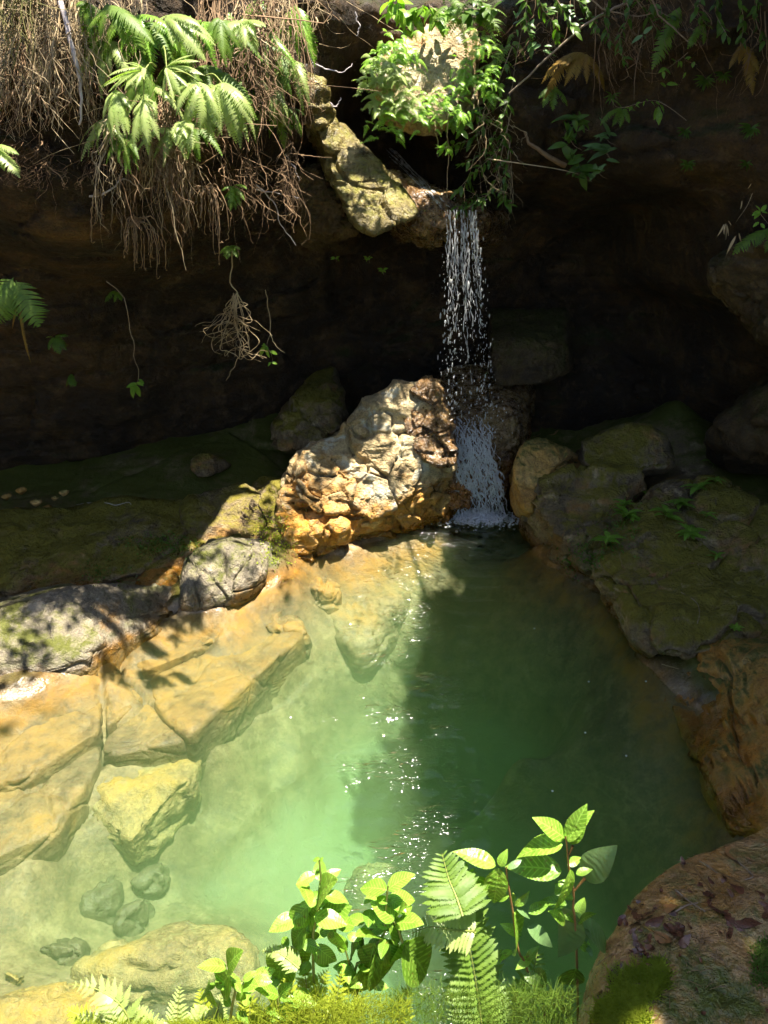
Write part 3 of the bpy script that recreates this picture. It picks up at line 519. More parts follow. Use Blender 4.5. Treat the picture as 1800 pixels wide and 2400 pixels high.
slab([(-60, 1868), (62, 1838), (152, 1768), (240, 1738), (236, 1790), (185, 1855), (120, 1955), (-60, 2035)], -.27, .0, 'large flat sunken slab near the left edge', 171)

# ============================================================ water of the pool: a closed body with a rippled top
def water():
    X = np.arange(-4.6, 3.6, 0.02); Yg = np.arange(0.6, 7.6, 0.016)
    a, b = np.meshgrid(X, Yg, indexing='ij'); x = a.ravel(); y = b.ravel()
    p = np.stack([x, y, np.zeros_like(x)], 1)
    z = 0.0022 * fbm(p * np.array([2.2, 6.5, 1]) + 0.4 * fbm(p * 1.5, 2, 3)[:, None], 3, 201) + 0.0007 * fbm(p * np.array([9, 22, 1]), 2, 203)
    def rings(px, py, amp, lam, fall, r0=0.0):
        nonlocal z
        c = Z(px, py, 0); r = np.hypot(x - c[0], y - c[1])
        z = z + amp * np.sin(2 * math.pi * r / lam) * np.exp(-((r - r0) / fall) ** 2)
    rings(1120, 1205, 0.016, 0.13, 0.8); rings(1120, 1205, 0.007, 0.19, 1.9)
    for q in [(372, 1490, .0022, .022, .09, .05), (330, 1462, .0012, .02, .08), (968, 2070, .003, .035, .06), (1010, 2040, .001, .03, .08), (790, 1405, .0012, .03, .08), (1170, 1525, .001, .03, .05), (345, 2045, .001, .03, .05)]:
        rings(*q)
    chop = np.exp(-(((x - Z(960, 1850, 0)[0]) / .35) ** 2)) * sstep(1.9, 2.5, y)
    z = z + (.25 + chop) * 0.006 * fbm(p * np.array([4, 17, 1]) + 0.7 * fbm(p * 2.2, 2, 33)[:, None], 2, 207, ridged=True)
    nx, ny = len(X), len(Yg)
    top = np.stack([x, y, z], 1)
    bi = np.concatenate([np.arange(nx) * ny, (nx - 1) * ny + np.arange(1, ny), (np.arange(nx - 2, -1, -1)) * ny + ny - 1, np.arange(ny - 2, 0, -1)])
    bot = top[bi].copy(); bot[:, 2] = -2.6
    n0 = len(top); k = len(bi)
    faces = [tuple(q) for q in grid_faces(nx, ny)]
    for i in range(k):
        j = (i + 1) % k
        faces.append((bi[j], bi[i], n0 + i, n0 + j))
    faces.append(tuple(n0 + i for i in range(k - 1, -1, -1)))
    m, nt, out = newmat('pool_water')
    pos = N(nt, 'NewGeometry').outputs['Position']
    mp = N(nt, 'Mapping', {0: pos, 'Scale': (1, 2.6, 1)}).outputs[0]
    nb = N(nt, 'TexNoise', {'Vector': mp, 'Scale': 11, 'Detail': 3, 'Roughness': 0.5, 'Distortion': 0.8}).outputs[0]
    bp = N(nt, 'Bump', {'Height': nb, 'Strength': 0.25, 'Distance': 0.01}).outputs[0]
    px_ = N(nt, 'SeparateXYZ', {0: pos})
    lane = math_(nt, 'MULTIPLY', mapr(nt, math_(nt, 'ABSOLUTE', math_(nt, 'SUBTRACT', px_.outputs[0], 0.12)), 0.65, 0.0), mapr(nt, N(nt, 'TexNoise', {'Vector': pos, 'Scale': 3.0, 'Detail': 2}).outputs[0], 0.46, 0.62))
    near = mapr(nt, N(nt, 'VectorMath', {0: pos, 1: tuple(Z(1110, 1215, 0))}, operation='DISTANCE').outputs['Value'], 1.3, 0.2)
    mp2 = N(nt, 'Mapping', {0: pos, 'Scale': (1, 3.2, 1)}).outputs[0]
    rip = N(nt, 'TexNoise', {'Vector': mp2, 'Scale': 6.5, 'Detail': 2, 'Roughness': 0.45, 'Distortion': 1.8}).outputs[0]
    bp = N(nt, 'Bump', {'Height': math_(nt, 'MULTIPLY', rip, math_(nt, 'MAXIMUM', lane, near)), 'Strength': 1.0, 'Distance': 0.05, 'Normal': bp}).outputs[0]
    fr = N(nt, 'Fresnel', {'IOR': 1.33, 'Normal': bp}).outputs[0]
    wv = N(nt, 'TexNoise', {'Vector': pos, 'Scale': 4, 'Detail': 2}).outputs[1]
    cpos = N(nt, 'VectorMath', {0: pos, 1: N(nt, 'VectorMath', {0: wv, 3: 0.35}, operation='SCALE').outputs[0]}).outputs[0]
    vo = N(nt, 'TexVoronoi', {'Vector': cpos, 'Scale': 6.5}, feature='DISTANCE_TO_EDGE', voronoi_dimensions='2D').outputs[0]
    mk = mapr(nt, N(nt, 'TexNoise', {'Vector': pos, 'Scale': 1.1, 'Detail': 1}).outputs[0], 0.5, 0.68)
    caustic = math_(nt, 'MULTIPLY', math_(nt, 'SUBTRACT', 1.0, mapr(nt, vo, 0.0, 0.13)), mk)       # caustic lines painted into the surface's transparent colour
    tr = N(nt, 'BsdfTransparent', {0: mixc(nt, caustic, (0.92, 0.94, 0.92), (1, 1, 1))})
    gl = N(nt, 'BsdfGlossy', {0: (1, 1, 1, 1), 'Roughness': 0.09, 'Normal': bp})
    mx = N(nt, 'MixShader', {0: fr, 1: tr.outputs[0], 2: gl.outputs[0]})
    nt.links.new(mx.outputs[0], out.inputs[0])
    sc = N(nt, 'VolumeScatter', {0: (0.70, 0.94, 0.46, 1), 'Density': 0.27, 'Anisotropy': 0.1})
    ab = N(nt, 'VolumeAbsorption', {0: (0.13, 0.74, 0.27, 1), 'Density': 0.46})
    ad = N(nt, 'AddShader', {0: sc.outputs[0], 1: ab.outputs[0]})
    nt.links.new(ad.outputs[0], out.inputs[1])
    m.cycles.homogeneous_volume = True if hasattr(m.cycles, 'homogeneous_volume') else False
    o = mesh_obj('water', top.tolist() + bot.tolist(), faces, m)
    tag(o, 'clear green pool water, milky where the sun reaches it', None, kind='structure')
water()

# ============================================================ tools for plants
_bv = []; _bf = []; _o = 0
for v, f in SOLID:
    _bv.append(v); _bf += (f + _o).tolist(); _o += len(v)
BVH = BVHTree.FromPolygons(np.concatenate(_bv).tolist(), _bf)
def hit(px, py, off=0.01, default_y=6.5):
    d = Vector(ray(px, py)).normalized()
    h = BVH.ray_cast(Vector((0, 0, CAMZ)), d)
    if h[0] is None: return Y(px, py, default_y)
    return np.array(h[0]) - np.array(d) * off
def nrm(a): return a / (np.linalg.norm(a) + 1e-12)
def tube_mesh(paths, rad, sides=3):
    """paths (K,n,3), rad (K,n) -> verts, faces of K thin tubes"""
    P = np.asarray(paths, float); R = np.asarray(rad, float); K, n, _ = P.shape
    T = np.gradient(P, axis=1); T /= np.linalg.norm(T, axis=2, keepdims=True) + 1e-9
    ref = np.where(np.abs(T[..., 1:2]) > 0.9, np.array([1., 0, 0]), np.array([0, 1., 0]))
    A = np.cross(T, ref); A /= np.linalg.norm(A, axis=2, keepdims=True) + 1e-9
    B = np.cross(T, A)
    V = []
    for s in range(sides):
        th = 2 * math.pi * s / sides
        V.append(P + (A * math.cos(th) + B * math.sin(th)) * R[..., None])
    V = np.stack(V, 2).reshape(-1, 3)
    i = (np.arange(K)[:, None] * n + np.arange(n - 1)[None]).ravel() * sides
    F = []
    for s in range(sides):
        t = (s + 1) % sides
        F.append(np.stack([i + s, i + t, i + sides + t, i + sides + s], 1))
    return V, np.concatenate(F)
def smooth_line(pts, n=16, jit=0.0, seed=0):
    """Catmull-Rom through 3D points"""
    P = np.array(pts, float)
    if len(P) == 2: P = np.array([P[0], P.mean(0), P[1]])
    E = np.concatenate([[2 * P[0] - P[1]], P, [2 * P[-1] - P[-2]]])
    m = len(P) - 1; out = []
    for u in np.linspace(0, m - 1e-6, n):
        k = int(u); t = u - k; a, b, c, d = E[k:k + 4]
        out.append(0.5 * (2 * b + (c - a) * t + (2 * a - 5 * b + 4 * c - d) * t * t + (3 * b - a - 3 * c + d) * t ** 3))
    out = np.array(out)
    if jit: out += np.random.default_rng(seed).normal(0, jit, out.shape)
    return out
def tube(name, pts, r0, r1, mat, parent=None, n=16, sides=6, jit=0.0, seed=0):
    L = smooth_line(pts, n, jit, seed)
    v, f = tube_mesh(L[None], np.linspace(r0, r1, n)[None], sides)
    if parent: v = v - np.array(parent.location)
    return mesh_obj(name, v, f, mat, parent)
def placeM(p, q, up=(0, 0, 1), wid=1.0, thick=1.0):
    p = np.asarray(p, float); q = np.asarray(q, float); L = np.linalg.norm(q - p); X = (q - p) / L
    Zv = np.asarray(up, float); Zv = Zv - (Zv @ X) * X
    if np.linalg.norm(Zv) < 1e-3: Zv = np.array([0, -1, 0.]) - (np.array([0, -1, 0.]) @ X) * X
    Zv = nrm(Zv); Yv = np.cross(Zv, X)
    return Matrix(((X[0] * L, Yv[0] * L * wid, Zv[0] * L * thick, p[0]), (X[1] * L, Yv[1] * L * wid, Zv[1] * L * thick, p[1]), (X[2] * L, Yv[2] * L * wid, Zv[2] * L * thick, p[2]), (0, 0, 0, 1)))
def child(name, me, M, parent):
    return inst(name, me, Matrix.Translation(-Vector(parent.location)) @ M, parent)
_T = {}
def template(key, v, f, mat):
    me = bpy.data.meshes.new(key); me.from_pydata([tuple(a) for a in v], [], [tuple(int(i) for i in a) for a in f])
    me.polygons.foreach_set('use_smooth', np.ones(len(me.polygons), bool)); me.materials.append(mat); me.update()
    return me
def leaf_me(mat, W=0.25, style='ellipse', nx=14, ny=6, arch=0.12, fold=0.15, ribs=0.0, nr=14, slant=0.0, serr=0.0, curl=0.0, key=0):
    k = ('leaf', mat.name, W, style, nx, ny, arch, fold, ribs, serr, curl, key)
    if k in _T: return _T[k]
    V = []; F = []
    r = np.random.default_rng(key)
    tw = r.normal(0, 0.06); bend = r.normal(0, 0.05)
    for i in range(nx + 1):
        x = i / nx
        if style == 'ellipse': w_ = W * (math.sin(math.pi * min(1, x ** 0.85)) ** 0.75) * (1 - 0.25 * x) if 0 < x < 1 else 0.004
        elif style == 'lance': w_ = W * (math.sin(math.pi * x ** 0.72) ** 0.9) if 0 < x < 1 else 0.004
        elif style == 'obov': w_ = W * (math.sin(math.pi * x ** 1.3) ** 0.8) if 0 < x < 1 else 0.004
        else: w_ = W * (1 - x) ** 0.5 * min(1, x * 8 + .2)
        if serr and 0 < i < nx: w_ *= 1 + serr * (-1) ** i
        for j in range(ny + 1):
            v = 2 * j / ny - 1
            z = -arch * ((x - 0.35) ** 2) * 2 + arch * 0.245 + fold * abs(v) * w_ + ribs * math.sin(2 * math.pi * nr * (x - slant * abs(v) * w_)) * (1 - abs(v) ** 4) + tw * v * w_ * 4 * x - curl * v * v * w_
            V.append((x, v * w_ + bend * x * (1 - x) * 2, z))
    for i in range(nx):
        for j in range(ny):
            a = i * (ny + 1) + j; F.append((a, a + ny + 1, a + ny + 2, a + 1))
    _T[k] = template('leaf', V, F, mat); return _T[k]
def blade_me(mat, pairs=26, W=0.09, theta=0.9, ang=68, prof='linear', pw=0.8, curlp=0.25, teeth=0, key=0, droopp=0.3):
    """one pinnate fern blade: tip at (1,0,0), bulging up"""
    k = ('blade', mat.name, pairs, W, theta, ang, prof, pw, teeth, key)
    if k in _T: return _T[k]
    r = np.random.default_rng(100 + key)
    V = []; F = []
    def quad(a, b, c, d):
        i = len(V); V.extend([a, b, c, d]); F.append((i, i + 1, i + 2, i + 3))
    def axis(s): return np.array([s, 0.0, 0.0])
    sp = 1.0 / pairs
    n = pairs
    for i in range(n):      # rachis
        s0, s1 = i / n, (i + 1) / n; w0 = 0.006 * (1 - s0) + 0.002; w1 = 0.006 * (1 - s1) + 0.002
        quad((s0, -w0, .001), (s1, -w1, .001), (s1, w1, .001), (s0, w0, .001))
    for i in range(n):
        s = (i + 0.3) / n
        if s < 0.03: continue
        if prof == 'linear': L = W * min(1, (1 - s) * 3.0 + 0.05) * min(1, s * 6 + 0.3)
        elif prof == 'tri': L = W * (1 - s) ** 0.85 + 0.01
        else: L = W * (math.sin(math.pi * min(1, 0.12 + s * 0.9)) ** 0.7) + 0.008
        for sg in (-1, 1):
            a = math.radians(ang + r.normal(0, 4)); Lq = L * (1 + r.normal(0, 0.06))
            d = np.array([math.cos(a), sg * math.sin(a), 0]); pe = np.array([-d[1], d[0], 0]) * sg
            hw = sp * pw * 0.5
            b = np.array([s, 0, 0]); m = 4 if teeth == 0 else teeth
            prev = None
            for t in range(m + 1):
                u = t / m; c = b + d * Lq * u + np.array([0.12 * Lq * u * u, 0, -droopp * Lq * u * u])
                hwu = hw * (1 - u ** 2.2) * (1.0 if teeth == 0 or t % 2 == 0 else 0.55) + 0.0006
                e = (c - pe * hwu, c + pe * hwu)
                if prev is not None: quad(prev[0], e[0], e[1], prev[1])
                prev = e
    V = np.array(V)
    # bend along an arc, then turn so that the chord lies on +X with length 1
    th = theta; s = V[:, 0].copy(); zz_ = V[:, 2].copy()
    X = np.sin(th * s) / th + np.sin(th * s) * zz_ * 0; Zz = -(1 - np.cos(th * s)) / th
    X = X + np.sin(th * s) * zz_; Zz = Zz + np.cos(th * s) * zz_
    c_, s_ = math.cos(th / 2), math.sin(th / 2)
    X2 = c_ * X - s_ * Zz; Z2 = s_ * X + c_ * Zz
    ch = math.sin(th / 2) / (th / 2)
    V = np.stack([X2 / ch, V[:, 1] / ch, Z2 / ch], 1)
    _T[k] = template('frond', V, F, mat); return _T[k]

G_lit = leaf_mat('bright_leaf', (0.15, 0.30, 0.025), (0.25, 0.40, 0.055), 0.42, 0.33, 30, vein=0.5)
G_mid = leaf_mat('green_leaf', (0.10, 0.21, 0.018), (0.17, 0.29, 0.035), 0.38, 0.33, 30, vein=0.6)
G_blue = leaf_mat('bluish_leaf', (0.10, 0.19, 0.06), (0.16, 0.26, 0.10), 0.3, 0.35, 22)
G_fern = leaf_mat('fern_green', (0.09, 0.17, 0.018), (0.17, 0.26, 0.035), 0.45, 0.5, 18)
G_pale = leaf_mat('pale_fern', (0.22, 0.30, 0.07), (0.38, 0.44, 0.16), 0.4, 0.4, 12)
G_moss = leaf_mat('moss_tuft', (0.20, 0.26, 0.012), (0.36, 0.40, 0.03), 0.45, 0.7, 25)
G_small = leaf_mat('shrub_leaf', (0.05, 0.11, 0.014), (0.11, 0.19, 0.025), 0.4, 0.4, 10)
G_canopy = leaf_mat('tree_leaf', (0.03, 0.07, 0.01), (0.06, 0.11, 0.02), 0.12, 0.45, 2)
B_dry = leaf_mat('dead_frond', (0.20, 0.12, 0.06), (0.33, 0.22, 0.13), 0.25, 0.8, 20)
B_rust = leaf_mat('rusty_frond', (0.20, 0.10, 0.015), (0.28, 0.18, 0.03), 0.35, 0.6, 20)
B_straw = plain_mat('dry_straw', (0.26, 0.18, 0.09), (0.46, 0.36, 0.22), 0.75, 9)
B_root = plain_mat('brown_root', (0.14, 0.08, 0.04), (0.32, 0.21, 0.12), 0.8, 7)
B_green = plain_mat('green_blade', (0.12, 0.13, 0.03), (0.25, 0.22, 0.08), 0.6, 9, trans=0.25)
B_bark = plain_mat('pale_bark', (0.38, 0.33, 0.33), (0.55, 0.5, 0.5), 0.7, 30)
B_twig = plain_mat('twig_bark', (0.20, 0.14, 0.09), (0.36, 0.28, 0.2), 0.75, 30)
B_stem = plain_mat('red_stem', (0.16, 0.08, 0.03), (0.26, 0.15, 0.05), 0.5, 40)
B_gstem = plain_mat('green_stem', (0.16, 0.2, 0.04), (0.25, 0.28, 0.07), 0.5, 40)
B_dead = plain_mat('wet_dead_leaf', (0.05, 0.018, 0.012), (0.15, 0.06, 0.03), 0.22, 60, spec=0.6)
B_deado = plain_mat('tan_dead_leaf', (0.2, 0.09, 0.03), (0.34, 0.17, 0.06), 0.4, 60, spec=0.5)

# ============================================================ unseen rim trees, crowns shaped to shade the right half and dapple the shore
def tri_edge(ys):
    return np.interp(ys, [-3, 0, 1.2, 2.3, 3.3, 5.0, 6.1, 6.36, 6.5, 9], [.15, .2, .28, .45, .42, .40, .74, .74, .32, .2])
def shade_tree(name, label, trunk, limbs, sampler, nleaf, lsz, seed):
    t = empty(name, trunk[0], label, 'tree')
    tube('trunk', trunk, .28, .14, B_twig, t, 14, 10)
    for l in limbs: tube('limb', l, .09, .02, B_twig, t, 18, 7, .03, 3)
    r = np.random.default_rng(seed)
    P = sampler(r, nleaf); n = len(P)
    a = r.normal(size=(n, 3)); a /= np.linalg.norm(a, axis=1)[:, None]
    b = np.cross(a, r.normal(size=(n, 3))); b /= np.linalg.norm(b, axis=1)[:, None]
    s = lsz * r.uniform(.7, 1.3, n)[:, None]
    V = np.stack([P - a * s, P + b * s * .5, P + a * s, P - b * s * .5], 1).reshape(-1, 3) - np.array(trunk[0])
    F = np.arange(4 * n).reshape(n, 4)
    o = mesh_obj('crown', V, F, G_canopy, t, smooth=False)
    return t
def samp_right(r, n):
    out = []
    while sum(len(a) for a in out) < n:
        z = r.uniform(5.3, 7.6, 60000); x = r.uniform(.8, 4.6, 60000); y = r.uniform(-.4, 8.6, 60000)
        xs = x - z * SUN[0] / SUN[2]; ys = y - z * SUN[1] / SUN[2]
        e = tri_edge(ys)
        nz_ = fbm(np.stack([xs * 1.5, ys * 1.5, z * .3], 1), 3, 301)
        keep = (xs > e - .12 + np.where(ys < 5.9, .35, .12) * nz_ + r.gamma(2, .2, 60000) * (ys < 5.9)) & ~((ys < 2.2) & (xs > 1.2))
        hole = (fbm(np.stack([xs * .9, ys * .9, z * 0], 1), 2, 303) > .9) & (xs < 1.2)
        keep &= ~hole
        out.append(np.stack([x, y, z], 1)[keep])
    return np.concatenate(out)[:n]
shade_tree('shade_tree', 'broad unseen tree, its crown shaped to shade the right half of the pool', [(4.6, 1.5, 2.0), (4.5, 1.6, 4.0), (4.0, 2.0, 6.0), (3.6, 2.4, 7.0)],
         [[(4.2, 1.9, 5.6), (2.8, 3.2, 6.2), (1.4, 5.5, 6.3)], [(4.2, 1.9, 5.4), (2.8, 1.0, 6.0), (1.3, .0, 6.2)], [(4, 2, 6), (3.5, 4.5, 6.6), (2.4, 7.5, 6.6)]], samp_right, 38000, .15, 5)
def samp_left(r, n):
    # loose sprays hung along a thin limb: their leaf shade dapples the shore rocks
    out = []
    cen = [(-2.45, 4.15, .45, .33, 15), (-2.0, 4.5, .3, .25, 7), (-2.75, 3.85, .4, .25, 9), (-1.25, 5.1, .3, .26, 9), (-.75, 5.8, .22, .22, 16), (-.95, 5.5, .25, .2, 12), (-.2, 6.05, .3, .2, 7), (.1, 6.4, .25, .12, 7)]
    for cx_, cy_, rx, ry, k in cen:
        for i in range(k):
            z = r.uniform(5.2, 5.9); xs = cx_ + r.normal(0, rx * .6); ys = cy_ + r.normal(0, ry * .6)
            c = np.array([xs + z * SUN[0] / SUN[2], ys + z * SUN[1] / SUN[2], z])
            out.append(c + r.normal(0, [.07, .05, .05], (r.integers(4, 9), 3)))
    return np.concatenate(out)
shade_tree('shade_tree', 'slender rim tree whose sprays dapple the left shore rocks', [(-5.2, 2.0, 3.0), (-5.0, 2.2, 4.6), (-4.2, 2.8, 5.6)],
         [[(-4.3, 2.7, 5.5), (-2.6, 3.6, 5.6), (-.8, 4.4, 5.7)], [(-3.6, 3.1, 5.6), (-1.6, 4.9, 5.7), (1.0, 5.9, 5.8), (1.9, 6.4, 5.7)]], samp_left, 0, .055, 9)

# ============================================================ hanging curtains of dry grass and roots
def curtain(name, label, px0, px1, top, bot, y0, y1, n, mat, r=0.0022, wave=0.03, seed=0, sp=0.16, cat='hanging grass'):
    g = np.random.default_rng(seed); m = 14; n = int(n * .52)
    P = np.zeros((n, m, 3)); R = np.zeros((n, m))
    nc = max(5, n // 16); cl = [(g.uniform(0, 1), g.normal(0, 40), g.uniform(.35, 1), g.uniform(0, 6), g.uniform(2, 6), g.uniform(-sp, .03)) for _ in range(nc)]
    for i in range(n):
        ca, cdr, clen, cph, cfr, cy_ = cl[g.integers(nc)]
        a = np.clip(ca + g.normal(0, .035), 0, 1); px = px0 + (px1 - px0) * a; y = y0 + (y1 - y0) * a + cy_ + g.normal(0, .03)
        ta = g.uniform(*top); ba = ta + (g.uniform(*bot) - ta) * (clen if g.uniform() < .8 else g.uniform(.2, 1.1))
        A = Y(px, ta, y + .08); Bq = Y(px + cdr * .6 + g.normal(0, 24), max(ba, ta + 50), y - g.uniform(0, .06))
        if g.uniform() < .1: Bq = Y(px + g.normal(0, 130), ta + abs(g.normal(60, 70)), y - .05)
        s = np.linspace(0, 1, m)[:, None]
        L = A + (Bq - A) * s
        L[:, 0] += wave * np.sin(s[:, 0] * cfr + cph) * s[:, 0] + np.cumsum(g.normal(0, .006 + .01 * (g.uniform() < .3), m))
        L[:, 1] += np.cumsum(g.normal(0, .008, m)) - .06 * np.sin(s[:, 0] * math.pi * .8)
        if g.uniform() < .25: L[-3:, 2] += np.array([.0, .03, .07]) * g.uniform(0, 1); L[-3:, 0] += np.array([.01, .03, .03]) * g.choice([-1, 1])
        P[i] = L; R[i] = np.linspace(1, .3, m) * r * (g.uniform(.5, 1.2) if g.uniform() < .88 else g.uniform(1.6, 2.6))
    v, f = tube_mesh(P, R, 3)
    o = mesh_obj(name, v, f, mat)
    return tag(o, label, cat, None, 'stuff')
OF = -0.36
curtain('dry_grass_curtain', 'long straw coloured grass hanging over the cliff at the far left', -330, 190, (-120, 120), (230, 400), 4.42 + OF, 4.62 + OF, 1080, B_straw, .0026, .05, 1)
curtain('green_grass_curtain', 'green grass blades among the straw at the top left', -40, 260, (-160, 0), (80, 330), 4.42 + OF, 4.65 + OF, 130, B_green, .0032, .05, 2)
curtain('brown_root_curtain', 'brown rootlets behind the straw grass at the far left', -60, 230, (0, 220), (300, 390), 4.6 + OF, 4.75 + OF, 260, B_root, .0028, .06, 3)
curtain('dry_grass_curtain', 'straw grass around the pale hanging branch', 180, 330, (-120, 60), (100, 300), 4.62 + OF, 4.78 + OF, 170, B_straw, .0024, .05, 4)
curtain('brown_root_curtain', 'thick brown root beard hanging below the white lit ferns', 255, 480, (180, 330), (400, 640), 4.72 + OF, 4.95 + OF, 620, B_root, .0026, .035, 5)
curtain('dry_grass_curtain', 'straw strands mixed into the root beard below the lit ferns', 260, 440, (220, 330), (430, 640), 4.68 + OF, 4.85 + OF, 200, B_straw, .0023, .035, 6)
curtain('brown_root_curtain', 'tangled brown roots hanging between ferns and the mossy spur', 470, 720, (-60, 230), (200, 470), 5.0 + OF, 5.75 + OF, 620, B_root, .003, .045, 7)
curtain('dry_grass_curtain', 'tan strands over the roots at the top middle', 560, 745, (-120, 120), (120, 260), 5.25 + OF, 5.85 + OF, 330, B_straw, .0026, .04, 8)
curtain('brown_root_curtain', 'ragged roots at the lower end of the middle curtain', 520, 700, (320, 440), (430, 620), 5.25 + OF, 5.7 + OF, 190, B_root, .0024, .06, 9)
curtain('brown_root_curtain', 'dim fine roots on the right hand wall near the top', 1180, 1800, (-80, 120), (60, 300), 6.25, 5.45, 260, B_root, .0024, .05, 10)
curtain('brown_root_curtain', 'trailing roots and twigs under the leafy shrub right of the fall', 1120, 1200, (230, 420), (330, 560), 6.25, 6.3, 90, B_straw, .0026, .05, 11)
curtain('brown_root_curtain', 'short roots along the undercut of the left cliff', 20, 330, (330, 400), (370, 470), 4.7 + OF, 4.85 + OF, 130, B_root, .002, .05, 12)
c1 = crop(0, 0); c2 = crop(600, 0); c3 = crop(1200, 0); c4 = crop(0, 600); c6 = crop(1200, 600)
tag(tube('hanging_branch', [Y(*c1(395, -60), 4.25), Y(*c1(400, 30), 4.17), Y(*c1(450, 230), 4.12), Y(*c1(500, 450), 4.12), Y(*c1(528, 620), 4.14), Y(*c1(520, 810), 4.16)], .017, .005, B_bark, None, 24, 8, .002), 'smooth pale branch hanging down through the grass at top left', 'branch')

# ============================================================ ferns on the cliff
def fern(name, label, hub, hy, tips, mat, dy=-.05, W=.1, th=(.6, 1.1), pairs=24, up=(0, -.5, 1), prof='linear', cat='fern', group=None, pw=.85, seed=0, stalk=None):
    g = random.Random(seed + int(hub[0]))
    if hy < 5: hy -= .46
    t = empty(name, Y(hub[0], hub[1], hy), label, cat, group)
    if stalk is not None:
        tube('stalk', [Y(*stalk, hy + .15), Y((stalk[0] + hub[0]) / 2, (stalk[1] + hub[1]) / 2 - 12, hy + .05), Y(*hub, hy)], .004, .003, B_gstem, t, 8, 5)
    if mat is G_pale and len(tips) > 4: tips = tips + [(a + g.gauss(0, 14), b + g.gauss(0, 16)) for a, b in tips]
    if mat is B_dry: tips = tips * 3; tips = [(a + g.gauss(0, 9), b + g.gauss(-8, 14)) for a, b in tips]
    for i, (a, b) in enumerate(tips):
        th_ = th[0] + (th[1] - th[0]) * g.random()
        th_ = round(th_ * 4) / 4 or .25
        me = blade_me(mat, pairs, W, max(.25, th_), 66, prof, pw, key=i % 3)
        q = Y(a, b, hy + dy - g.uniform(-.03, .07))
        child('frond', me, placeM(Y(hub[0] + g.uniform(-4, 4), hub[1] + g.uniform(-4, 4), hy), q, np.array(up) + np.array([g.gauss(0, .25), g.gauss(0, .15), 0]), g.uniform(.85, 1.2)), t)
    return t
def T(c, *pts): return [c(*p) for p in pts]
def beard(label, hub, y, tips, seed, mat=None, name='dead_fern', k=3):
    g = np.random.default_rng(seed); t = empty(name, Y(*hub, y), label, 'fern'); loc = np.array(t.location)
    for a, b in tips:
        P = []; R = []
        for i in range(k):
            a2, b2 = a + g.normal(0, 9), b + g.normal(0, 18); sx_ = (a2 - hub[0])
            L = smooth_line([Y(hub[0] + g.normal(0, 5), hub[1] + g.normal(0, 4), y), Y(hub[0] + sx_ * .55, hub[1] - 8 + g.normal(0, 6), y - .05), Y(hub[0] + sx_ * .95, hub[1] + (b2 - hub[1]) * .4, y - .06), Y(a2, b2, y - .04), Y(a2 + g.normal(0, 5), b2 + g.uniform(0, 14), y - .03)], 26)
            L += g.normal(0, .0025, L.shape); P.append(L); R.append((.0016 + .0028 * np.abs(np.sin(np.linspace(0, 40, 26) + g.uniform(0, 6)))) * np.linspace(1, .5, 26))
        v, f = tube_mesh(np.array(P), np.array(R), 4); mesh_obj('frond', v - loc, f, mat or B_dry, t)
    return t
W1 = .11
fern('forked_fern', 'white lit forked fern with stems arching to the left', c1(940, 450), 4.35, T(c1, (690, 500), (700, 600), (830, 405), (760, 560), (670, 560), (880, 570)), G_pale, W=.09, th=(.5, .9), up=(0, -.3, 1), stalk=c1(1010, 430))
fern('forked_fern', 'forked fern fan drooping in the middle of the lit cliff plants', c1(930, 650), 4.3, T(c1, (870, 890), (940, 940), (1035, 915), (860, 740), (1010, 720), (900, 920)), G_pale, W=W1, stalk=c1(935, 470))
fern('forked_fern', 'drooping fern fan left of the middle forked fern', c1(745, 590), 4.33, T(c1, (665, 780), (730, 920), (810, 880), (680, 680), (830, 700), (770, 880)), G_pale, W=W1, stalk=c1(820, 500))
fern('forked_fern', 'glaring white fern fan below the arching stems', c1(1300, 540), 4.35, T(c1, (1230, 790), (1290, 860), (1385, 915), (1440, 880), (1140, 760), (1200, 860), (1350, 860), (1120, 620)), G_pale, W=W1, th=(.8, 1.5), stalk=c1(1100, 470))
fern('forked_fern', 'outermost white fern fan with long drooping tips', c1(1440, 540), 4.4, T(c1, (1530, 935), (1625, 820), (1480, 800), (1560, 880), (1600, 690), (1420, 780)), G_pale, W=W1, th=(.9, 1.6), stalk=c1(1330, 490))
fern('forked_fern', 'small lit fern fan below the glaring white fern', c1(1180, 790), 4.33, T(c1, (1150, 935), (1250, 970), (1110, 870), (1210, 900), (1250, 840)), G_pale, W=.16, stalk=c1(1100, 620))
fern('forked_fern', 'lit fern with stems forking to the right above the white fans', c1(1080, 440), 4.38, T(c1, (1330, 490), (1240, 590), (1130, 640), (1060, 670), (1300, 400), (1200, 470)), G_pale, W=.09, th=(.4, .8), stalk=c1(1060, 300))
fern('hanging_fern', 'long green fern fronds hanging at the top left beside the branch', c1(700, 30), 4.55, T(c1, (945, 360), (850, 335), (650, 250), (790, 250), (560, 210), (1000, 290), (900, 200)), G_fern, W=.16, pairs=30, th=(.5, 1))
fern('hanging_fern', 'bluish green fern sheaf at the top of the lit cliff', c1(1080, 110), 4.6, T(c1, (1335, 400), (1280, 340), (1120, 300), (1200, 260), (1000, 260), (1400, 300), (1300, 180)), G_pale, W=.15, pairs=28)
fern('hanging_fern', 'fern sheaf with narrow tips right of the bluish green sheaf', c1(1420, 120), 4.7, T(c1, (1500, 405), (1450, 380), (1380, 310), (1560, 330), (1340, 230)), G_fern, W=.14, pairs=26)
fern('hanging_fern', 'broad lit fern at the top above the tangled roots', c1(1580, 130), 4.85, T(c1, (1620, 280), (1540, 190), (1660, 250), (1570, 330), (1700, 180), (1500, 250)), G_pale, W=.16, pairs=26)
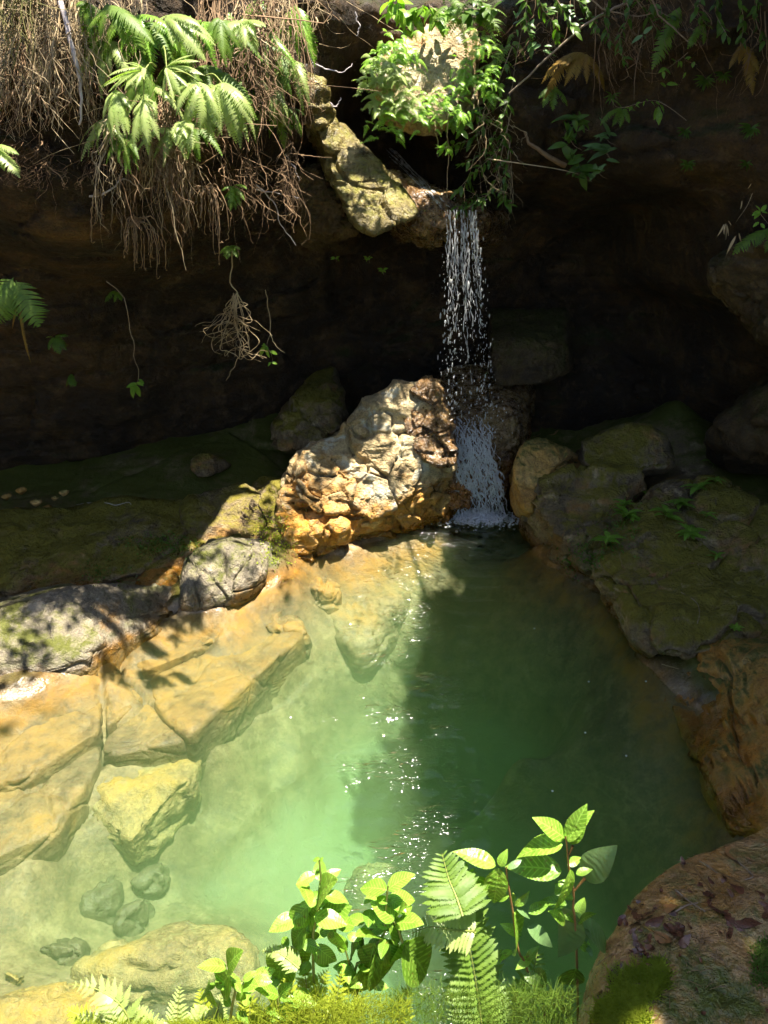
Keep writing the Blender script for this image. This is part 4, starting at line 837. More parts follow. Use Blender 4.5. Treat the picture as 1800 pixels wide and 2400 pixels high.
fern('hanging_fern', 'dark fern tuft behind the long fronds at the top left', c1(560, 20), 4.65, T(c1, (520, 120), (650, 170), (600, 230), (700, 120), (500, 60)), G_fern, W=.15)
fern('cliff_fern', 'bright fern rosette hanging left of the mossy spur', c2(190, 700), 5.35, T(c2, (85, 900), (185, 975), (295, 890), (280, 800), (95, 780), (325, 755), (230, 880), (140, 870), (250, 720)), G_fern, W=.15, th=(.9, 1.6))
fern('cliff_fern', 'pale fern frond cut by the left edge at mid height of the vines', c1(-60, 950), 4.3, T(c1, (130, 1155), (125, 1005), (30, 1110)), G_pale, W=.16)
fern('cliff_fern', 'small green fern tuft among the roots below the lit ferns', c1(1510, 1220), 4.95, T(c1, (1445, 1300), (1490, 1370), (1530, 1360), (1585, 1300), (1435, 1240), (1600, 1225), (1560, 1340)), G_fern, W=.16, th=(.7, 1.3))
fern('cliff_fern', 'little shaded fern below the root beard', c1(1480, 1590), 5.0, T(c1, (1420, 1650), (1470, 1680), (1540, 1670), (1560, 1620)), G_fern, W=.2)
beard('brown shrivelled fern clump hanging among the roots', c1(1330, 1235), 4.40, T(c1, (1240, 1450), (1290, 1430), (1400, 1585), (1440, 1560), (1370, 1480), (1330, 1400), (1420, 1340), (1270, 1340)), 73)
beard('dead brown fern blades at the lowest end of the root beard', c1(860, 1450), 4.38, T(c1, (800, 1650), (830, 1600), (880, 1680), (930, 1690), (990, 1720), (1000, 1650), (900, 1600)), 74)
beard('two dead fern blades hanging from a pale twig on the cliff face', c1(640, 1262), 4.32, T(c1, (620, 1510), (658, 1400)), 75)
beard('brown beard of dead fronds left of the shrivelled clump', c1(1120, 1060), 4.38, T(c1, (1040, 1210), (1100, 1260), (1160, 1240), (1200, 1200), (1130, 1300), (1180, 1300)), 76)
fern('shade_fern', 'large green shaded fern frond at the left edge', c4(95, 150), 4.75, T(c4, (255, 460), (40, 420), (-60, 440)), G_fern, W=.3, pairs=18, th=(.5, .8), prof='round', up=(.2, -1, .4))
fern('dead_fern', 'dead brown frond hanging under the shaded fern at the left edge', c4(130, 300), 4.75, T(c4, (200, 690), (80, 475)), B_rust, W=.045, th=(.3, .6), pairs=34)
fern('wall_fern', 'dim pair of small ferns on the left cave wall', c4(350, 520), 5.45, T(c4, (315, 610), (390, 635), (430, 610), (440, 520), (300, 530)), G_fern, W=.22, pairs=12)
fern('wall_fern', 'tiny fern low on the left cave wall', c4(455, 775), 5.8, T(c4, (430, 845), (490, 845), (460, 850)), G_fern, W=.22, pairs=10)
fern('wall_fern', 'small fern where the thin vine starts on the left wall', c4(760, 230), 5.4, T(c4, (680, 300), (740, 300), (790, 290), (720, 240)), G_fern, W=.24, pairs=12)
_ord = ['first', 'second', 'third', 'fourth', 'fifth', 'sixth', 'seventh', 'eighth', 'ninth', 'tenth', 'eleventh', 'twelfth', 'thirteenth', 'fourteenth']
gg = random.Random(31)
for i in range(14):
    a = 215 + i * 37 + gg.uniform(-8, 8); b_ = gg.uniform(5, 150)
    tips_ = [(a + gg.gauss(0, 42), b_ + gg.uniform(45, 120)) for _ in range(gg.randint(6, 9))]
    fern('small_fern', _ord[i] + ' small fern from the left along the top of the lit vines', (a, b_), 4.35 + .0012 * max(0, a - 350) + .42, tips_, [G_fern, G_pale, G_fern, G_mid][i % 4], W=.17, th=(.6, 1.3), pairs=18, prof='tri', group='small ferns along the top of the vines')
for i in range(9):
    a = 250 + i * 50 + gg.uniform(-12, 12); b_ = gg.uniform(170, 330)
    tips_ = [(a + gg.gauss(0, 34), b_ + gg.uniform(40, 105)) for _ in range(gg.randint(5, 8))]
    fern('small_fern', _ord[i] + ' small fern from the left in the lower part of the lit vines', (a, b_), 4.3 + .0013 * max(0, a - 350) + .42, tips_, [G_pale, G_fern, G_pale][i % 3], W=.17, th=(.6, 1.3), pairs=18, prof='tri', group='small ferns low in the vines')
# perched rock: a thick bush of little ferns
g = random.Random(5)
def fern_tuft(label, cpx, cpy, y, k, spread, length, mat, seed, th=(.8, 1.4), W=.18, pairs=14, cat='fern', name='fern_tuft', down=.55, group='ferns on the perched rock'):
    gg = random.Random(seed)
    t = empty(name, Y(cpx, cpy, y), label, cat, group)
    for i in range(k):
        a, b = cpx + gg.gauss(0, spread), cpy + gg.gauss(0, spread)
        an = gg.uniform(0, 2 * math.pi); L = length * gg.uniform(.6, 1.2)
        q = (a + L * math.cos(an), b + L * (.6 * math.sin(an) + down))
        me = blade_me(mat, pairs, W, max(.25, round(gg.uniform(*th) * 4) / 4), 62, 'tri', .7, key=i % 3)
        yb = y + gg.uniform(-.05, .08)
        child('frond', me, placeM(Y(a, b, yb), Y(*q, yb - gg.uniform(.0, .12)), (gg.gauss(0, .3), -.6, .8), gg.uniform(.9, 1.3)), t)
    return t
lab = ['top left', 'upper middle left', 'far left', 'left middle', 'lower left', 'lowest left drooping', 'bottom centre left', 'bottom centre', 'bottom right', 'right side', 'upper right', 'right shoulder']
for i, (a, b, k) in enumerate([(900, 130, 18), (945, 115, 14), (878, 175, 20), (925, 180, 24), (890, 225, 20), (915, 275, 16), (950, 240, 18), (1000, 260, 18), (1050, 235, 18), (1095, 180, 14), (1120, 110, 18), (1140, 190, 16)]):
    fern_tuft(lab[i] + ' tuft of sunlit yellow green ferns on the white perched rock', a, b, 5.98 + .18 * (i in (0, 1, 9, 10, 11)), int(k * 2.6), 21, 30, G_pale if i in (2, 3, 4, 6) else G_lit, 40 + i, W=.24, pairs=13)
for i, (a, b) in enumerate([(1130, 40), (1160, 100), (1080, 20)]):
    fern_tuft(['green fern mass above the perched rock at the top', 'green fern mass right of the perched rock', 'fern tuft at the very top over the perched rock'][i], a, b, 6.4, 22, 25, 55, G_fern, 70 + i, W=.16, pairs=13, group='ferns above the perched rock')
# right wall
fern('rusty_fern', 'large rusty brown fern fanning out on the dim right wall', c3(470, 350), 6.0, T(c3, (190, 545), (210, 645), (300, 470), (410, 520), (485, 545), (570, 535), (600, 595), (340, 560), (530, 440)), B_rust, W=.13, th=(.8, 1.4), pairs=26)
fern('wall_fern', 'long green fern blade on the right wall near the top', c3(1080, 50), 5.75, T(c3, (905, 455), (1020, 260), (950, 330)), G_fern, W=.13, pairs=22)
fern('wall_fern', 'three short fern blades at the upper right', c3(1230, 170), 5.6, T(c3, (1135, 320), (1200, 190), (1240, 290), (1300, 130)), G_fern, W=.16, pairs=14)
fern('wall_fern', 'olive fern clump in the middle of the right wall', c3(720, 700), 5.95, T(c3, (570, 815), (600, 760), (700, 830), (760, 800), (640, 640), (800, 720), (650, 820)), G_fern, W=.18, pairs=15)
fern('wall_fern', 'dim fern hanging under the rusty fern', c3(270, 560), 6.05, T(c3, (200, 700), (265, 720), (360, 690), (170, 640)), G_fern, W=.16, pairs=15)
fern('wall_fern', 'yellow lit fern fronds low at the right edge', c3(1680, 1480), 5.1, T(c3, (1575, 1605), (1425, 1655), (1640, 1640), (1530, 1560)), G_fern, W=.2, pairs=15)
fern('dead_fern', 'dim ochre hanging fronds at the upper right edge', c3(1500, 290), 5.5, T(c3, (1405, 450), (1470, 420), (1600, 480), (1560, 620), (1520, 560)), B_rust, W=.12)
def rosette(label, c, y, k, r, mat=G_small, name='rosette_plant'):
    t = empty(name, Y(*c, y), label, 'small plant', 'rosette plants on the right wall')
    gg = random.Random(int(c[0] * 7 + c[1]))
    for i in range(k):
        an = math.radians(-30 + 240 * (i + gg.uniform(-.3, .3)) / (k - 1))
        q = (c[0] + r * math.cos(an) * gg.uniform(.8, 1.1), c[1] + r * math.sin(an) * gg.uniform(.8, 1.1))
        child('leaf', leaf_me(mat, .1, 'lance', 8, 2, .25, .2, key=i % 3), placeM(Y(*c, y), Y(*q, y - gg.uniform(0, .07)), (0, -1, .4)), t)
for lb, c, k, r in [('spiky rosette at upper right of the dim wall', (1250, 520), 13, 70), ('second spiky rosette beside the upper right one', (1370, 490), 9, 60), ('spiky rosette in the middle of the right wall', (1120, 850), 10, 55), ('lower spiky rosette just above the cave edge', (1140, 1060), 11, 60), ('bright spiky rosette near the right edge', (1550, 830), 13, 75), ('faint rosette below the one near the right edge', (1520, 1060), 7, 50), ('slender rosette left of the olive fern clump', (650, 620), 8, 60)]:
    p = c3(*c); h = hit(*p); rosette(lb, p, min(h[1] - .04, 6.3), k, r * .36)
def sprig(label, stem, y, leaves, lmat, name='leaf_sprig', r=.0022, W=.2, style='lance', cat='sprig', group=None, smat=B_twig, hi=False, upv=(0, -.6, .8)):
    """stem: pixels; leaves: (base px, tip px) pairs"""
    P = [Y(*p, y + .01 * i) for i, p in enumerate(stem)]
    t = empty(name, P[-1], label, cat, group)
    tube('stem', P, r, r * .5, smat, t, 14, 5)
    gg = random.Random(int(stem[0][0] * 3 + stem[0][1]))
    for i, (a, b) in enumerate(leaves):
        dy = gg.uniform(-.02, .02)
        child('leaf', leaf_me(lmat, W, style, 10, 4, .12, .18, key=i % 4), placeM(Y(*a, y), Y(*b, y + dy), np.array(upv) + np.array([gg.gauss(0, .3), 0, 0])), t)
    return t
def pairs_(c, *L): return [(c(a, b), c(d, e)) for a, b, d, e in L]
sprig('grey green three leaved sprig on a long bare stem on the right wall', T(c3, (850, 230), (800, 460), (790, 650)), 5.6, pairs_(c3, (848, 228, 770, 282), (852, 222, 915, 165), (860, 228, 864, 258)), G_blue, W=.2)
sprig('sprig of large grey green leaves at the top, left end of the slanting branch', T(c3, (40, 130), (60, 200), (20, 420), (0, 590)), 5.9, pairs_(c3, (20, 120, 65, 60), (105, 195, 145, 120), (80, 195, 160, 212), (160, 270, 100, 335), (190, 290, 105, 332), (210, 300, 265, 300), (200, 330, 292, 362), (40, 140, 0, 160), (30, 190, 40, 240), (30, 110, 10, 70)), G_blue, W=.2)
sprig('thin hanging sprig with small paired leaves at the top right of centre', T(c3, (400, -20), (410, 90), (450, 175)), 5.9, pairs_(c3, (400, 40, 335, 40), (405, 65, 370, 70), (408, 85, 375, 95), (412, 100, 370, 128), (430, 130, 468, 118), (440, 150, 480, 155), (445, 165, 400, 172)), G_blue, W=.2)
sprig('sprig of rounded dim leaves at mid height on the right wall', T(c3, (1140, 340), (1080, 390), (960, 470), (860, 470)), 5.7, pairs_(c3, (1060, 400, 1030, 380), (1080, 395, 1075, 440), (1090, 395, 1100, 440), (1120, 380, 1160, 370), (1000, 440, 950, 470), (990, 450, 1030, 480), (980, 460, 985, 510), (1060, 400, 1040, 430), (1140, 390, 1150, 370), (1130, 470, 1105, 510), (1180, 400, 1170, 440), (960, 540, 1000, 560), (1000, 550, 1080, 545)), G_mid, W=.3, style='ellipse')
sprig('arching twig with tiny leaves above the olive fern clump', T(c3, (1130, 780), (1010, 690), (900, 650), (700, 700), (640, 640)), 5.8, pairs_(c3, (960, 680, 990, 740), (950, 690, 920, 780), (960, 720, 950, 810), (830, 660, 800, 690), (860, 655, 850, 690), (880, 655, 870, 640), (900, 660, 930, 690), (780, 690, 760, 720), (800, 680, 830, 700), (930, 660, 960, 680)), G_mid, W=.26)
for i, (c, n_) in enumerate([((430, 790), 22), ((380, 910), 14), ((390, 1030), 16), ((450, 1120), 18), ((550, 1100), 10), ((610, 990), 12), ((600, 880), 8)]):
    gg = random.Random(900 + i)
    sprig(['bushy dim shrub tuft under the rusty fern', 'small leaf tuft below the bushy tuft on the right wall', 'leaf tuft above the lowest tuft over the cave', 'lowest leaf tuft hanging over the cave mouth', 'thin leaf tuft beside the lowest tuft', 'pale leaf tuft right of the small tufts', 'little pale leaf pair on a bare twig'][i], T(c3, c, (c[0] + 30, c[1] + 40), (c[0] + 70, c[1] + 60)), 6.05,
          [(c3(c[0] + gg.gauss(0, 25), c[1] + gg.gauss(0, 20)), c3(c[0] + gg.gauss(0, 65), c[1] + gg.gauss(0, 50))) for _ in range(n_)], G_small if i < 4 else G_blue, W=.2, group='leaf tufts over the cave')
tag(tube('slanting_branch', [Y(*c3(-20, 610), 6.0), Y(*c3(280, 330), 5.85), Y(*c3(470, 165), 5.8), Y(*c3(640, 70), 5.8), Y(*c3(820, -20), 5.8)], .006, .010, B_twig, None, 20, 6, .003), 'long bare branch slanting up to the right near the top', 'branch')
tag(tube('bare_twig', [Y(*c3(500, -10), 5.7), Y(*c3(620, 65), 5.7), Y(*c3(810, 105), 5.7), Y(*c3(950, 85), 5.7)], .005, .003, B_twig, None, 16, 6, .004), 'thin twig crossing the upper end of the slanting branch', 'twig')
tag(tube('bare_twig', [Y(*c3(900, -10), 5.6), Y(*c3(980, 120), 5.6), Y(*c3(1140, 265), 5.6), Y(*c3(1200, 300), 5.65)], .006, .003, B_twig, None, 16, 6, .004), 'brownish twig slanting down to the right at the top right', 'twig')
tag(tube('wall_root', [Y(*c3(80, 860), 6.4), Y(*c3(120, 930), 6.35), Y(*c3(200, 990), 6.3), Y(*c3(340, 1080), 6.35)], .008, .02, B_root, None, 14, 6, .004), 'thick root curving along the cave edge right of the fall', 'root')
dr = sprig('dry drooping bamboo like leaves at the right edge', T(c3, (1560, 1250), (1520, 1340), (1450, 1440)), 5.0, pairs_(c3, (1385, 1450, 1390, 1555), (1375, 1450, 1330, 1535), (1400, 1430, 1425, 1465), (1385, 1450, 1375, 1520), (1550, 1190, 1525, 1230), (1490, 1300, 1480, 1360), (1450, 1530, 1390, 1650), (1470, 1510, 1490, 1570), (1390, 1455, 1405, 1530)), B_straw, W=.07, name='dry_leaf_spray', upv=(0, -1, .2))
sprig('yellow green lobed leaf cut by the right edge', T(c3, (1600, 1375), (1660, 1450)), 4.95, pairs_(c3, (1610, 1370, 1555, 1395), (1610, 1370, 1580, 1330), (1615, 1370, 1650, 1325), (1610, 1375, 1570, 1420), (1620, 1375, 1660, 1380), (1600, 1440, 1560, 1470), (1610, 1450, 1640, 1480)), G_lit, W=.3, style='ellipse')
# left wall vine, root tangle
sprig('thin vine with a glossy leaf cluster at its end on the left wall', T(c4, (690, 165), (800, 260), (835, 420), (845, 500), (872, 570), (866, 660), (900, 740), (890, 830)), 5.1, pairs_(c4, (880, 820, 850, 895), (885, 820, 930, 840), (890, 840, 905, 915), (870, 850, 862, 925), (900, 800, 935, 830), (890, 830, 815, 850)), G_mid, W=.3, style='ellipse', r=.0035)
tg = np.random.default_rng(4)
tp = []
for i in range(26):
    a = np.array([1530 + tg.normal(0, 45), 300 + abs(tg.normal(0, 110))]); h = tg.uniform(.6, 2.6); L = [Y(*c4(1530 + tg.normal(0, 12), 230 + tg.uniform(0, 80)), 5.1), Y(*c4(*a), 5.1)]
    for k in range(7):
        h += tg.normal(0, .75); st = tg.uniform(40, 85)
        a = a + np.array([math.cos(h), abs(math.sin(h)) * 1.0]) * st * np.array([1, .75]); a[0] += (1545 - a[0]) * .1
        if a[1] > 690: a[1] -= 90
        L.append(Y(*c4(*a), 5.1 + tg.normal(0, .05)))
    tp.append(smooth_line(L, 34))
v, f = tube_mesh(np.array(tp), np.linspace(.003, .0012, 34)[None].repeat(26, 0), 4)
t = mesh_obj('root_tangle', v, f, B_straw); tag(t, 'tangle of pale curly roots dangling in front of the dark hollow', 'roots', None, 'stuff')
tag(tube('hanging_root', [Y(*c4(1505, -40), 5.1), Y(*c4(1500, 170), 5.1), Y(*c4(1540, 260), 5.1), Y(*c4(1520, 420), 5.1), Y(*c4(1560, 600), 5.1), Y(*c4(1530, 690), 5.1), Y(*c4(1470, 810), 5.1)], .005, .002, B_straw, None, 26, 5, .004), 'long pale root carrying the root tangle', 'root')
c5b = crop(600, 600)
sprig('small green leaves on a thin root beside the tangle', T(c5b, (95, 500), (70, 580), (100, 640), (110, 700)), 5.25, pairs_(c5b, (60, 590, 20, 650), (70, 600, 85, 665), (90, 620, 140, 635), (80, 610, 35, 575), (100, 690, 75, 715), (100, 690, 140, 700), (60, 580, 45, 565)), G_mid, W=.3, style='ellipse')
tag(tube('hanging_root', [Y(*c5b(60, 220), 5.25), Y(*c5b(85, 350), 5.25), Y(*c5b(95, 500), 5.25), Y(*c5b(130, 590), 5.25), Y(*c5b(185, 625), 5.25)], .004, .0015, B_straw, None, 20, 5, .003), 'thin root reaching past the small green leaves', 'root')
for i, (pts) in enumerate([[(60, 30), (230, 130), (330, 300), (380, 500)], [(360, 410), (480, 450), (560, 470), (625, 420)], [(330, 420), (290, 520), (280, 640)], [(0, 1200), (110, 1300), (160, 1450), (260, 1600)], [(190, 1000), (250, 1090), (280, 1180)], [(480, 670), (520, 690), (550, 640)], [(640, 80), (670, 170), (650, 240)], [(0, 1230), (130, 1250), (280, 1290)]]):
    tag(tube('bare_twig', [Y(*c2(*p), 5.2 + .1 * (p[0] / 300)) for p in pts], .005, .002, B_bark, None, 16, 5, .004), ['grey forked twig over the middle root curtain', 'side twig curving right from the grey forked twig', 'side twig hanging down from the grey forked twig', 'twig at the lower end of the middle roots', 'short twig below the bright fern rosette', 'tiny hooked twig beside the mossy spur', 'looped twig at the top right of the root curtain', 'nearly level twig across the lower roots'][i], 'twig')
tag(tube('bare_twig', [Y(*c1(580, 1275), 4.6), Y(*c1(660, 1260), 4.58), Y(*c1(740, 1210), 4.6), Y(*c1(800, 1160), 4.65), Y(*c1(880, 1210), 4.7)], .006, .003, B_bark, None, 16, 6, .003), 'pale twig on the cliff face carrying two dead blades', 'twig')
tag(tube('fallen_twig', [hit(*c4(500, 1612)), hit(*c4(570, 1600)), hit(*c4(690, 1600)), hit(*c4(750, 1615)), hit(*c4(830, 1595)), hit(*c4(850, 1612))], .004, .002, B_bark, None, 16, 5), 'pale crooked twig lying on the shaded left bank', 'twig')
for i, (a, b) in enumerate([(1160, 800), (1240, 950)]):
    top_ = c2(*[(1155, 790), (1240, 690)][i]); end = c2(*[(1178, 1025), (1235, 1290)][i])
    tag(tube('hanging_root', [Y(*top_, 6.15), Y((top_[0] + end[0]) / 2 + 3, (top_[1] + end[1]) / 2, 6.12), Y(*end, 6.12)], .006, .002, B_straw, None, 14, 5, .003), ['short straight root dangling under the perched rock', 'long straight root dangling above the fall'][i], 'root')
gg = random.Random(63)
for i in range(10):
    a = 330 + i * 40 + gg.uniform(-10, 10); b_ = gg.uniform(-20, 60) if i % 2 else gg.uniform(90, 200)
    tips_ = [(a + gg.gauss(0, 50), b_ + gg.uniform(60, 150)) for _ in range(gg.randint(6, 9))]
    fern('trailing_fern', _ord[i] + ' long trailing green fern from the left among the middle roots', (a, b_), 4.4 + .0017 * max(0, a - 350) + .35, tips_, [G_fern, G_mid][i % 2], W=.12, th=(.5, 1.2), pairs=26, group='trailing ferns among the middle roots')
# leafy plants round the head of the fall
def leafy(name, label, branches, y, nper, llen, mat, seed, W=.2, style='lance', cat='shrub', r=.004, droop=.5, hidden=None):
    gg = random.Random(seed)
    t = empty(name, Y(*branches[0][0], y), label, cat)
    for bi_, br in enumerate(branches):
        P = smooth_line([Y(*p, y + gg.uniform(-.06, .06)) for p in br], 20)
        bo = mesh_obj('branch', *(lambda vf: (vf[0] - np.array(t.location), vf[1]))(tube_mesh(P[None], np.linspace(r, r * .35, 20)[None], 5)), B_twig, t)
        for i in range(nper):
            k = int(2 + 18 * (i + gg.random()) / nper); k = min(19, k); b = P[k]
            tg_ = nrm(P[min(19, k + 1)] - P[k - 1]); sd = np.array([gg.gauss(0, 1), gg.gauss(0, .8), gg.gauss(-.1, .7)])
            d = nrm(tg_ * .7 + nrm(sd) * .8 + np.array([0, -.1, -droop * .3]))
            L = llen * gg.uniform(.6, 1.25)
            child('leaf', leaf_me(mat, W, style, 6, 2, .15, .2, key=i % 4), placeM(b, b + d * L, (gg.gauss(0, .4), -.5, .9)), t)
    return t
leafy('hanging_shrub', 'leafy shrub hanging right beside the head of the fall', [T(c2, (1660, 300), (1560, 560), (1480, 800), (1400, 900), (1280, 940)), T(c2, (1660, 560), (1600, 750), (1480, 980), (1330, 1070)), T(c2, (1660, 700), (1600, 950), (1560, 1150), (1480, 1280), (1380, 1240)), T(c2, (1650, 900), (1620, 1100), (1600, 1250), (1640, 1330)), T(c2, (1600, 560), (1520, 600), (1480, 700), (1300, 760)), T(c2, (1640, 800), (1560, 980), (1420, 1110), (1290, 1250))], 6.2, 34, .075, G_small, 3)
leafy('hanging_shrub', 'small bright leaves tipping over the rock lip beside the falling water', [T(c2, (1430, 1240), (1370, 1310), (1300, 1340)), T(c2, (1440, 1290), (1400, 1330), (1320, 1370)), T(c2, (1500, 1290), (1460, 1310), (1400, 1330))], 6.22, 16, .07, G_small, 8, W=.14)
leafy('wall_shrub', 'fine leaved green shrub over the rusty fern at the top', [T(c3, (150, -60), (200, 60), (280, 160), (300, 260)), T(c3, (250, -60), (330, 60), (400, 200)), T(c3, (100, -40), (90, 120), (130, 300)), T(c3, (350, -60), (480, 60), (560, 180))], 5.85, 24, .07, G_small, 41)
leafy('wall_shrub', 'fine leaved shrub hanging in the upper middle of the right wall', [T(c3, (700, -60), (760, 80), (700, 240), (720, 400)), T(c3, (760, -60), (880, 100), (980, 260)), T(c3, (640, -40), (600, 120), (640, 280)), T(c3, (850, -50), (940, 60), (1060, 130))], 5.7, 22, .065, G_small, 42)
leafy('wall_shrub', 'dim fine leaved shrub in the upper right corner', [T(c3, (1350, -60), (1320, 80), (1400, 240)), T(c3, (1450, -60), (1500, 120), (1480, 300)), T(c3, (1600, -60), (1580, 120), (1640, 280)), T(c3, (1250, -50), (1200, 60), (1260, 160))], 5.4, 22, .06, G_small, 43)
leafy('leafy_shrub', 'sunny leafy shrub at the top above the perched rock', [T(c2, (1100, 20), (1060, 100), (1010, 180)), T(c2, (1120, 30), (1150, 110), (1190, 160)), T(c2, (1130, 40), (1200, 90), (1250, 110)), T(c2, (1080, 40), (1000, 90), (960, 210))], 6.45, 16, .10, G_mid, 13, W=.26, style='ellipse')
leafy('leafy_shrub', 'bright sprig with few big leaves at the top centre', [T(c2, (900, -40), (880, 40), (860, 90)), T(c2, (900, -40), (920, 30), (930, 70))], 6.3, 8, .13, G_lit, 14, W=.28, style='ellipse')
leafy('leafy_shrub', 'leafy shrub at the top just right of the perched rock', [T(c2, (1330, 40), (1380, 90), (1400, 120)), T(c2, (1340, 60), (1420, 60), (1500, 70)), T(c2, (1400, -30), (1450, 40), (1560, 60))], 6.35, 12, .10, G_small, 15, W=.26, style='ellipse')
leafy('leafy_shrub', 'glossy sunlit sprigs growing on the streaked face by the pointed spur', [T(c2, (560, 1090), (620, 1150), (680, 1190)), T(c2, (640, 1150), (640, 1250), (640, 1350)), T(c2, (600, 1140), (560, 1200), (540, 1260)), T(c2, (660, 1200), (700, 1300), (730, 1340))], 6.15, 11, .10, G_mid, 16, W=.17)
leafy('leafy_shrub', 'thin sprig on bare twigs left of the spur', [T(c2, (600, 1120), (540, 1060), (450, 1045)), T(c2, (600, 1000), (660, 960), (720, 1000))], 6.2, 7, .08, G_mid, 17, W=.16)
leafy('leafy_shrub', 'bright leaf tuft dangling on a root under the perched rock', [T(c2, (1240, 900), (1250, 950), (1280, 1000)), T(c2, (1240, 950), (1210, 970), (1190, 960))], 6.12, 9, .075, G_lit, 18, W=.2)
leafy('leafy_shrub', 'green leaves at the right foot of the perched rock', [T(c2, (1340, 700), (1300, 760), (1260, 790)), T(c2, (1350, 720), (1360, 800), (1330, 850)), T(c2, (1380, 700), (1440, 760), (1480, 780))], 6.2, 12, .085, G_mid, 19, W=.25, style='ellipse')
for i, (a, b) in enumerate([(730, 20), (820, 95), (515, 12)]):
    p = c5b(a, b); sprig(['tiny sunlit sprig in the dark hollow left of the fall', 'second tiny sunlit sprig lower in the dark hollow', 'third tiny pale sprig under the streaked face'][i], [p, (p[0] + 3, p[1] + 10)], 6.3, [((p[0] + rnd.uniform(-3, 3), p[1] + rnd.uniform(-3, 3)), (p[0] + rnd.uniform(-14, 14), p[1] + rnd.uniform(-9, 9))) for _ in range(8 if i < 2 else 4)], G_lit, W=.3, style='ellipse', group='sprigs in the dark hollow')
# plants on the right bank boulders
def ground_plant(label, px, py, k, L, mat, W=.2, style='lance', name='bank_plant', seed=0):
    b = hit(px, py, .0); gg = random.Random(seed)
    t = empty(name, b, label, 'small plant', 'small plants on the right bank')
    top = b + np.array([0, -.01, L * .5])
    tube('stem', [b, (b + top) / 2 + np.array([.005, 0, 0]), top], .003, .002, B_gstem, t, 6, 5)
    for i in range(k):
        an = 2 * math.pi * (i + gg.uniform(-.25, .25)) / k; d = np.array([math.cos(an), math.sin(an) * .8, gg.uniform(-.25, .35)])
        child('leaf', leaf_me(mat, W, style, 8, 4, .2, .15, key=i % 4), placeM(top - np.array([0, 0, L * .25 * (i % 2)]), top + d * L * gg.uniform(.7, 1.1)), t)
cR = crop(1200, 1200)
for i, (lb, p, k, L) in enumerate([('star shaped plant on top of the mossy ridge of the right bank', c6(1190, 1540), 9, .13), ('leafy plant below the star shaped plant', c6(1090, 1635), 10, .13), ('green fern like plant between the mossy boulders', c6(815, 1555), 10, .13), ('pale low plant left of the green ridge', c6(720, 1640), 10, .11), ('plant in the crack above the dense little clump', cR(610, 220), 9, .14), ('plant at the top of the crack between the boulders', cR(740, 60), 12, .15), ('bright leaved plant on the shoulder of the biggest boulder', cR(990, 50), 8, .14), ('fern like plant on the slope of the biggest boulder', cR(1140, 175), 12, .13), ('small plant right of the bright leaved one', cR(1250, 45), 7, .09), ('tiny fern alone on the biggest boulder', cR(1320, 305), 6, .08), ('small round leaved plant at the foot of the biggest boulder', cR(1440, 770), 12, .06), ('tiny pale plant at the left of the dense clump', cR(355, 325), 6, .06), ('dim plant behind the mossy ridge', c6(1300, 1370), 8, .12), ('second dim plant in the dark behind the ridge', c6(1310, 1480), 7, .1)]):
    ground_plant(lb, *p, k, L, G_mid if i != 10 else G_lit, seed=500 + i)
def clump(label, px, py, n, rx, ry, lsz, mat, seed, name='leaf_clump', cat='ground plant'):
    """a mat of tiny leaves: too small to pick apart"""
    gg = np.random.default_rng(seed); V = []; F = []
    for i in range(n):
        h = hit(px + gg.normal(0, rx), py + gg.normal(0, ry), 0) + np.array([gg.normal(0, .01), gg.normal(0, .01), gg.uniform(0, .05)])
        for k in range(3):
            a = nrm(gg.normal(size=3) + np.array([0, -.3, .5])); b = nrm(np.cross(a, gg.normal(size=3))); s = lsz * gg.uniform(.6, 1.3)
            c = h + gg.normal(0, .012, 3); j = len(V)
            V += [c, c + a * s * .5 + b * s * .3, c + a * s, c + a * s * .5 - b * s * .3]; F.append((j, j + 1, j + 2, j + 3))
    o = mesh_obj(name, np.array(V), F, mat, None, False); return tag(o, label, cat, None, 'stuff')
clump('dense clump of tiny leaves in the crack of the right bank', *cR(465, 325), 170, 26, 22, .022, G_small, 1)
clump('trail of tiny leaves up the crack between right bank boulders', *cR(700, 150), 110, 22, 32, .022, G_small, 2)
clump('patch of tiny green leaves on the shaded left slab', *crop(0, 1200)(1060, 230), 200, 38, 14, .02, G_small, 3)
clump('scattered tiny leaves at the dark gap of the left bank', *crop(0, 1200)(700, 420), 60, 40, 18, .018, G_small, 4)
clump('bright moss tuft at the foot of the mossy ridge', *crop(600, 1200)(110, 190), 260, 26, 34, .018, G_moss, 5)

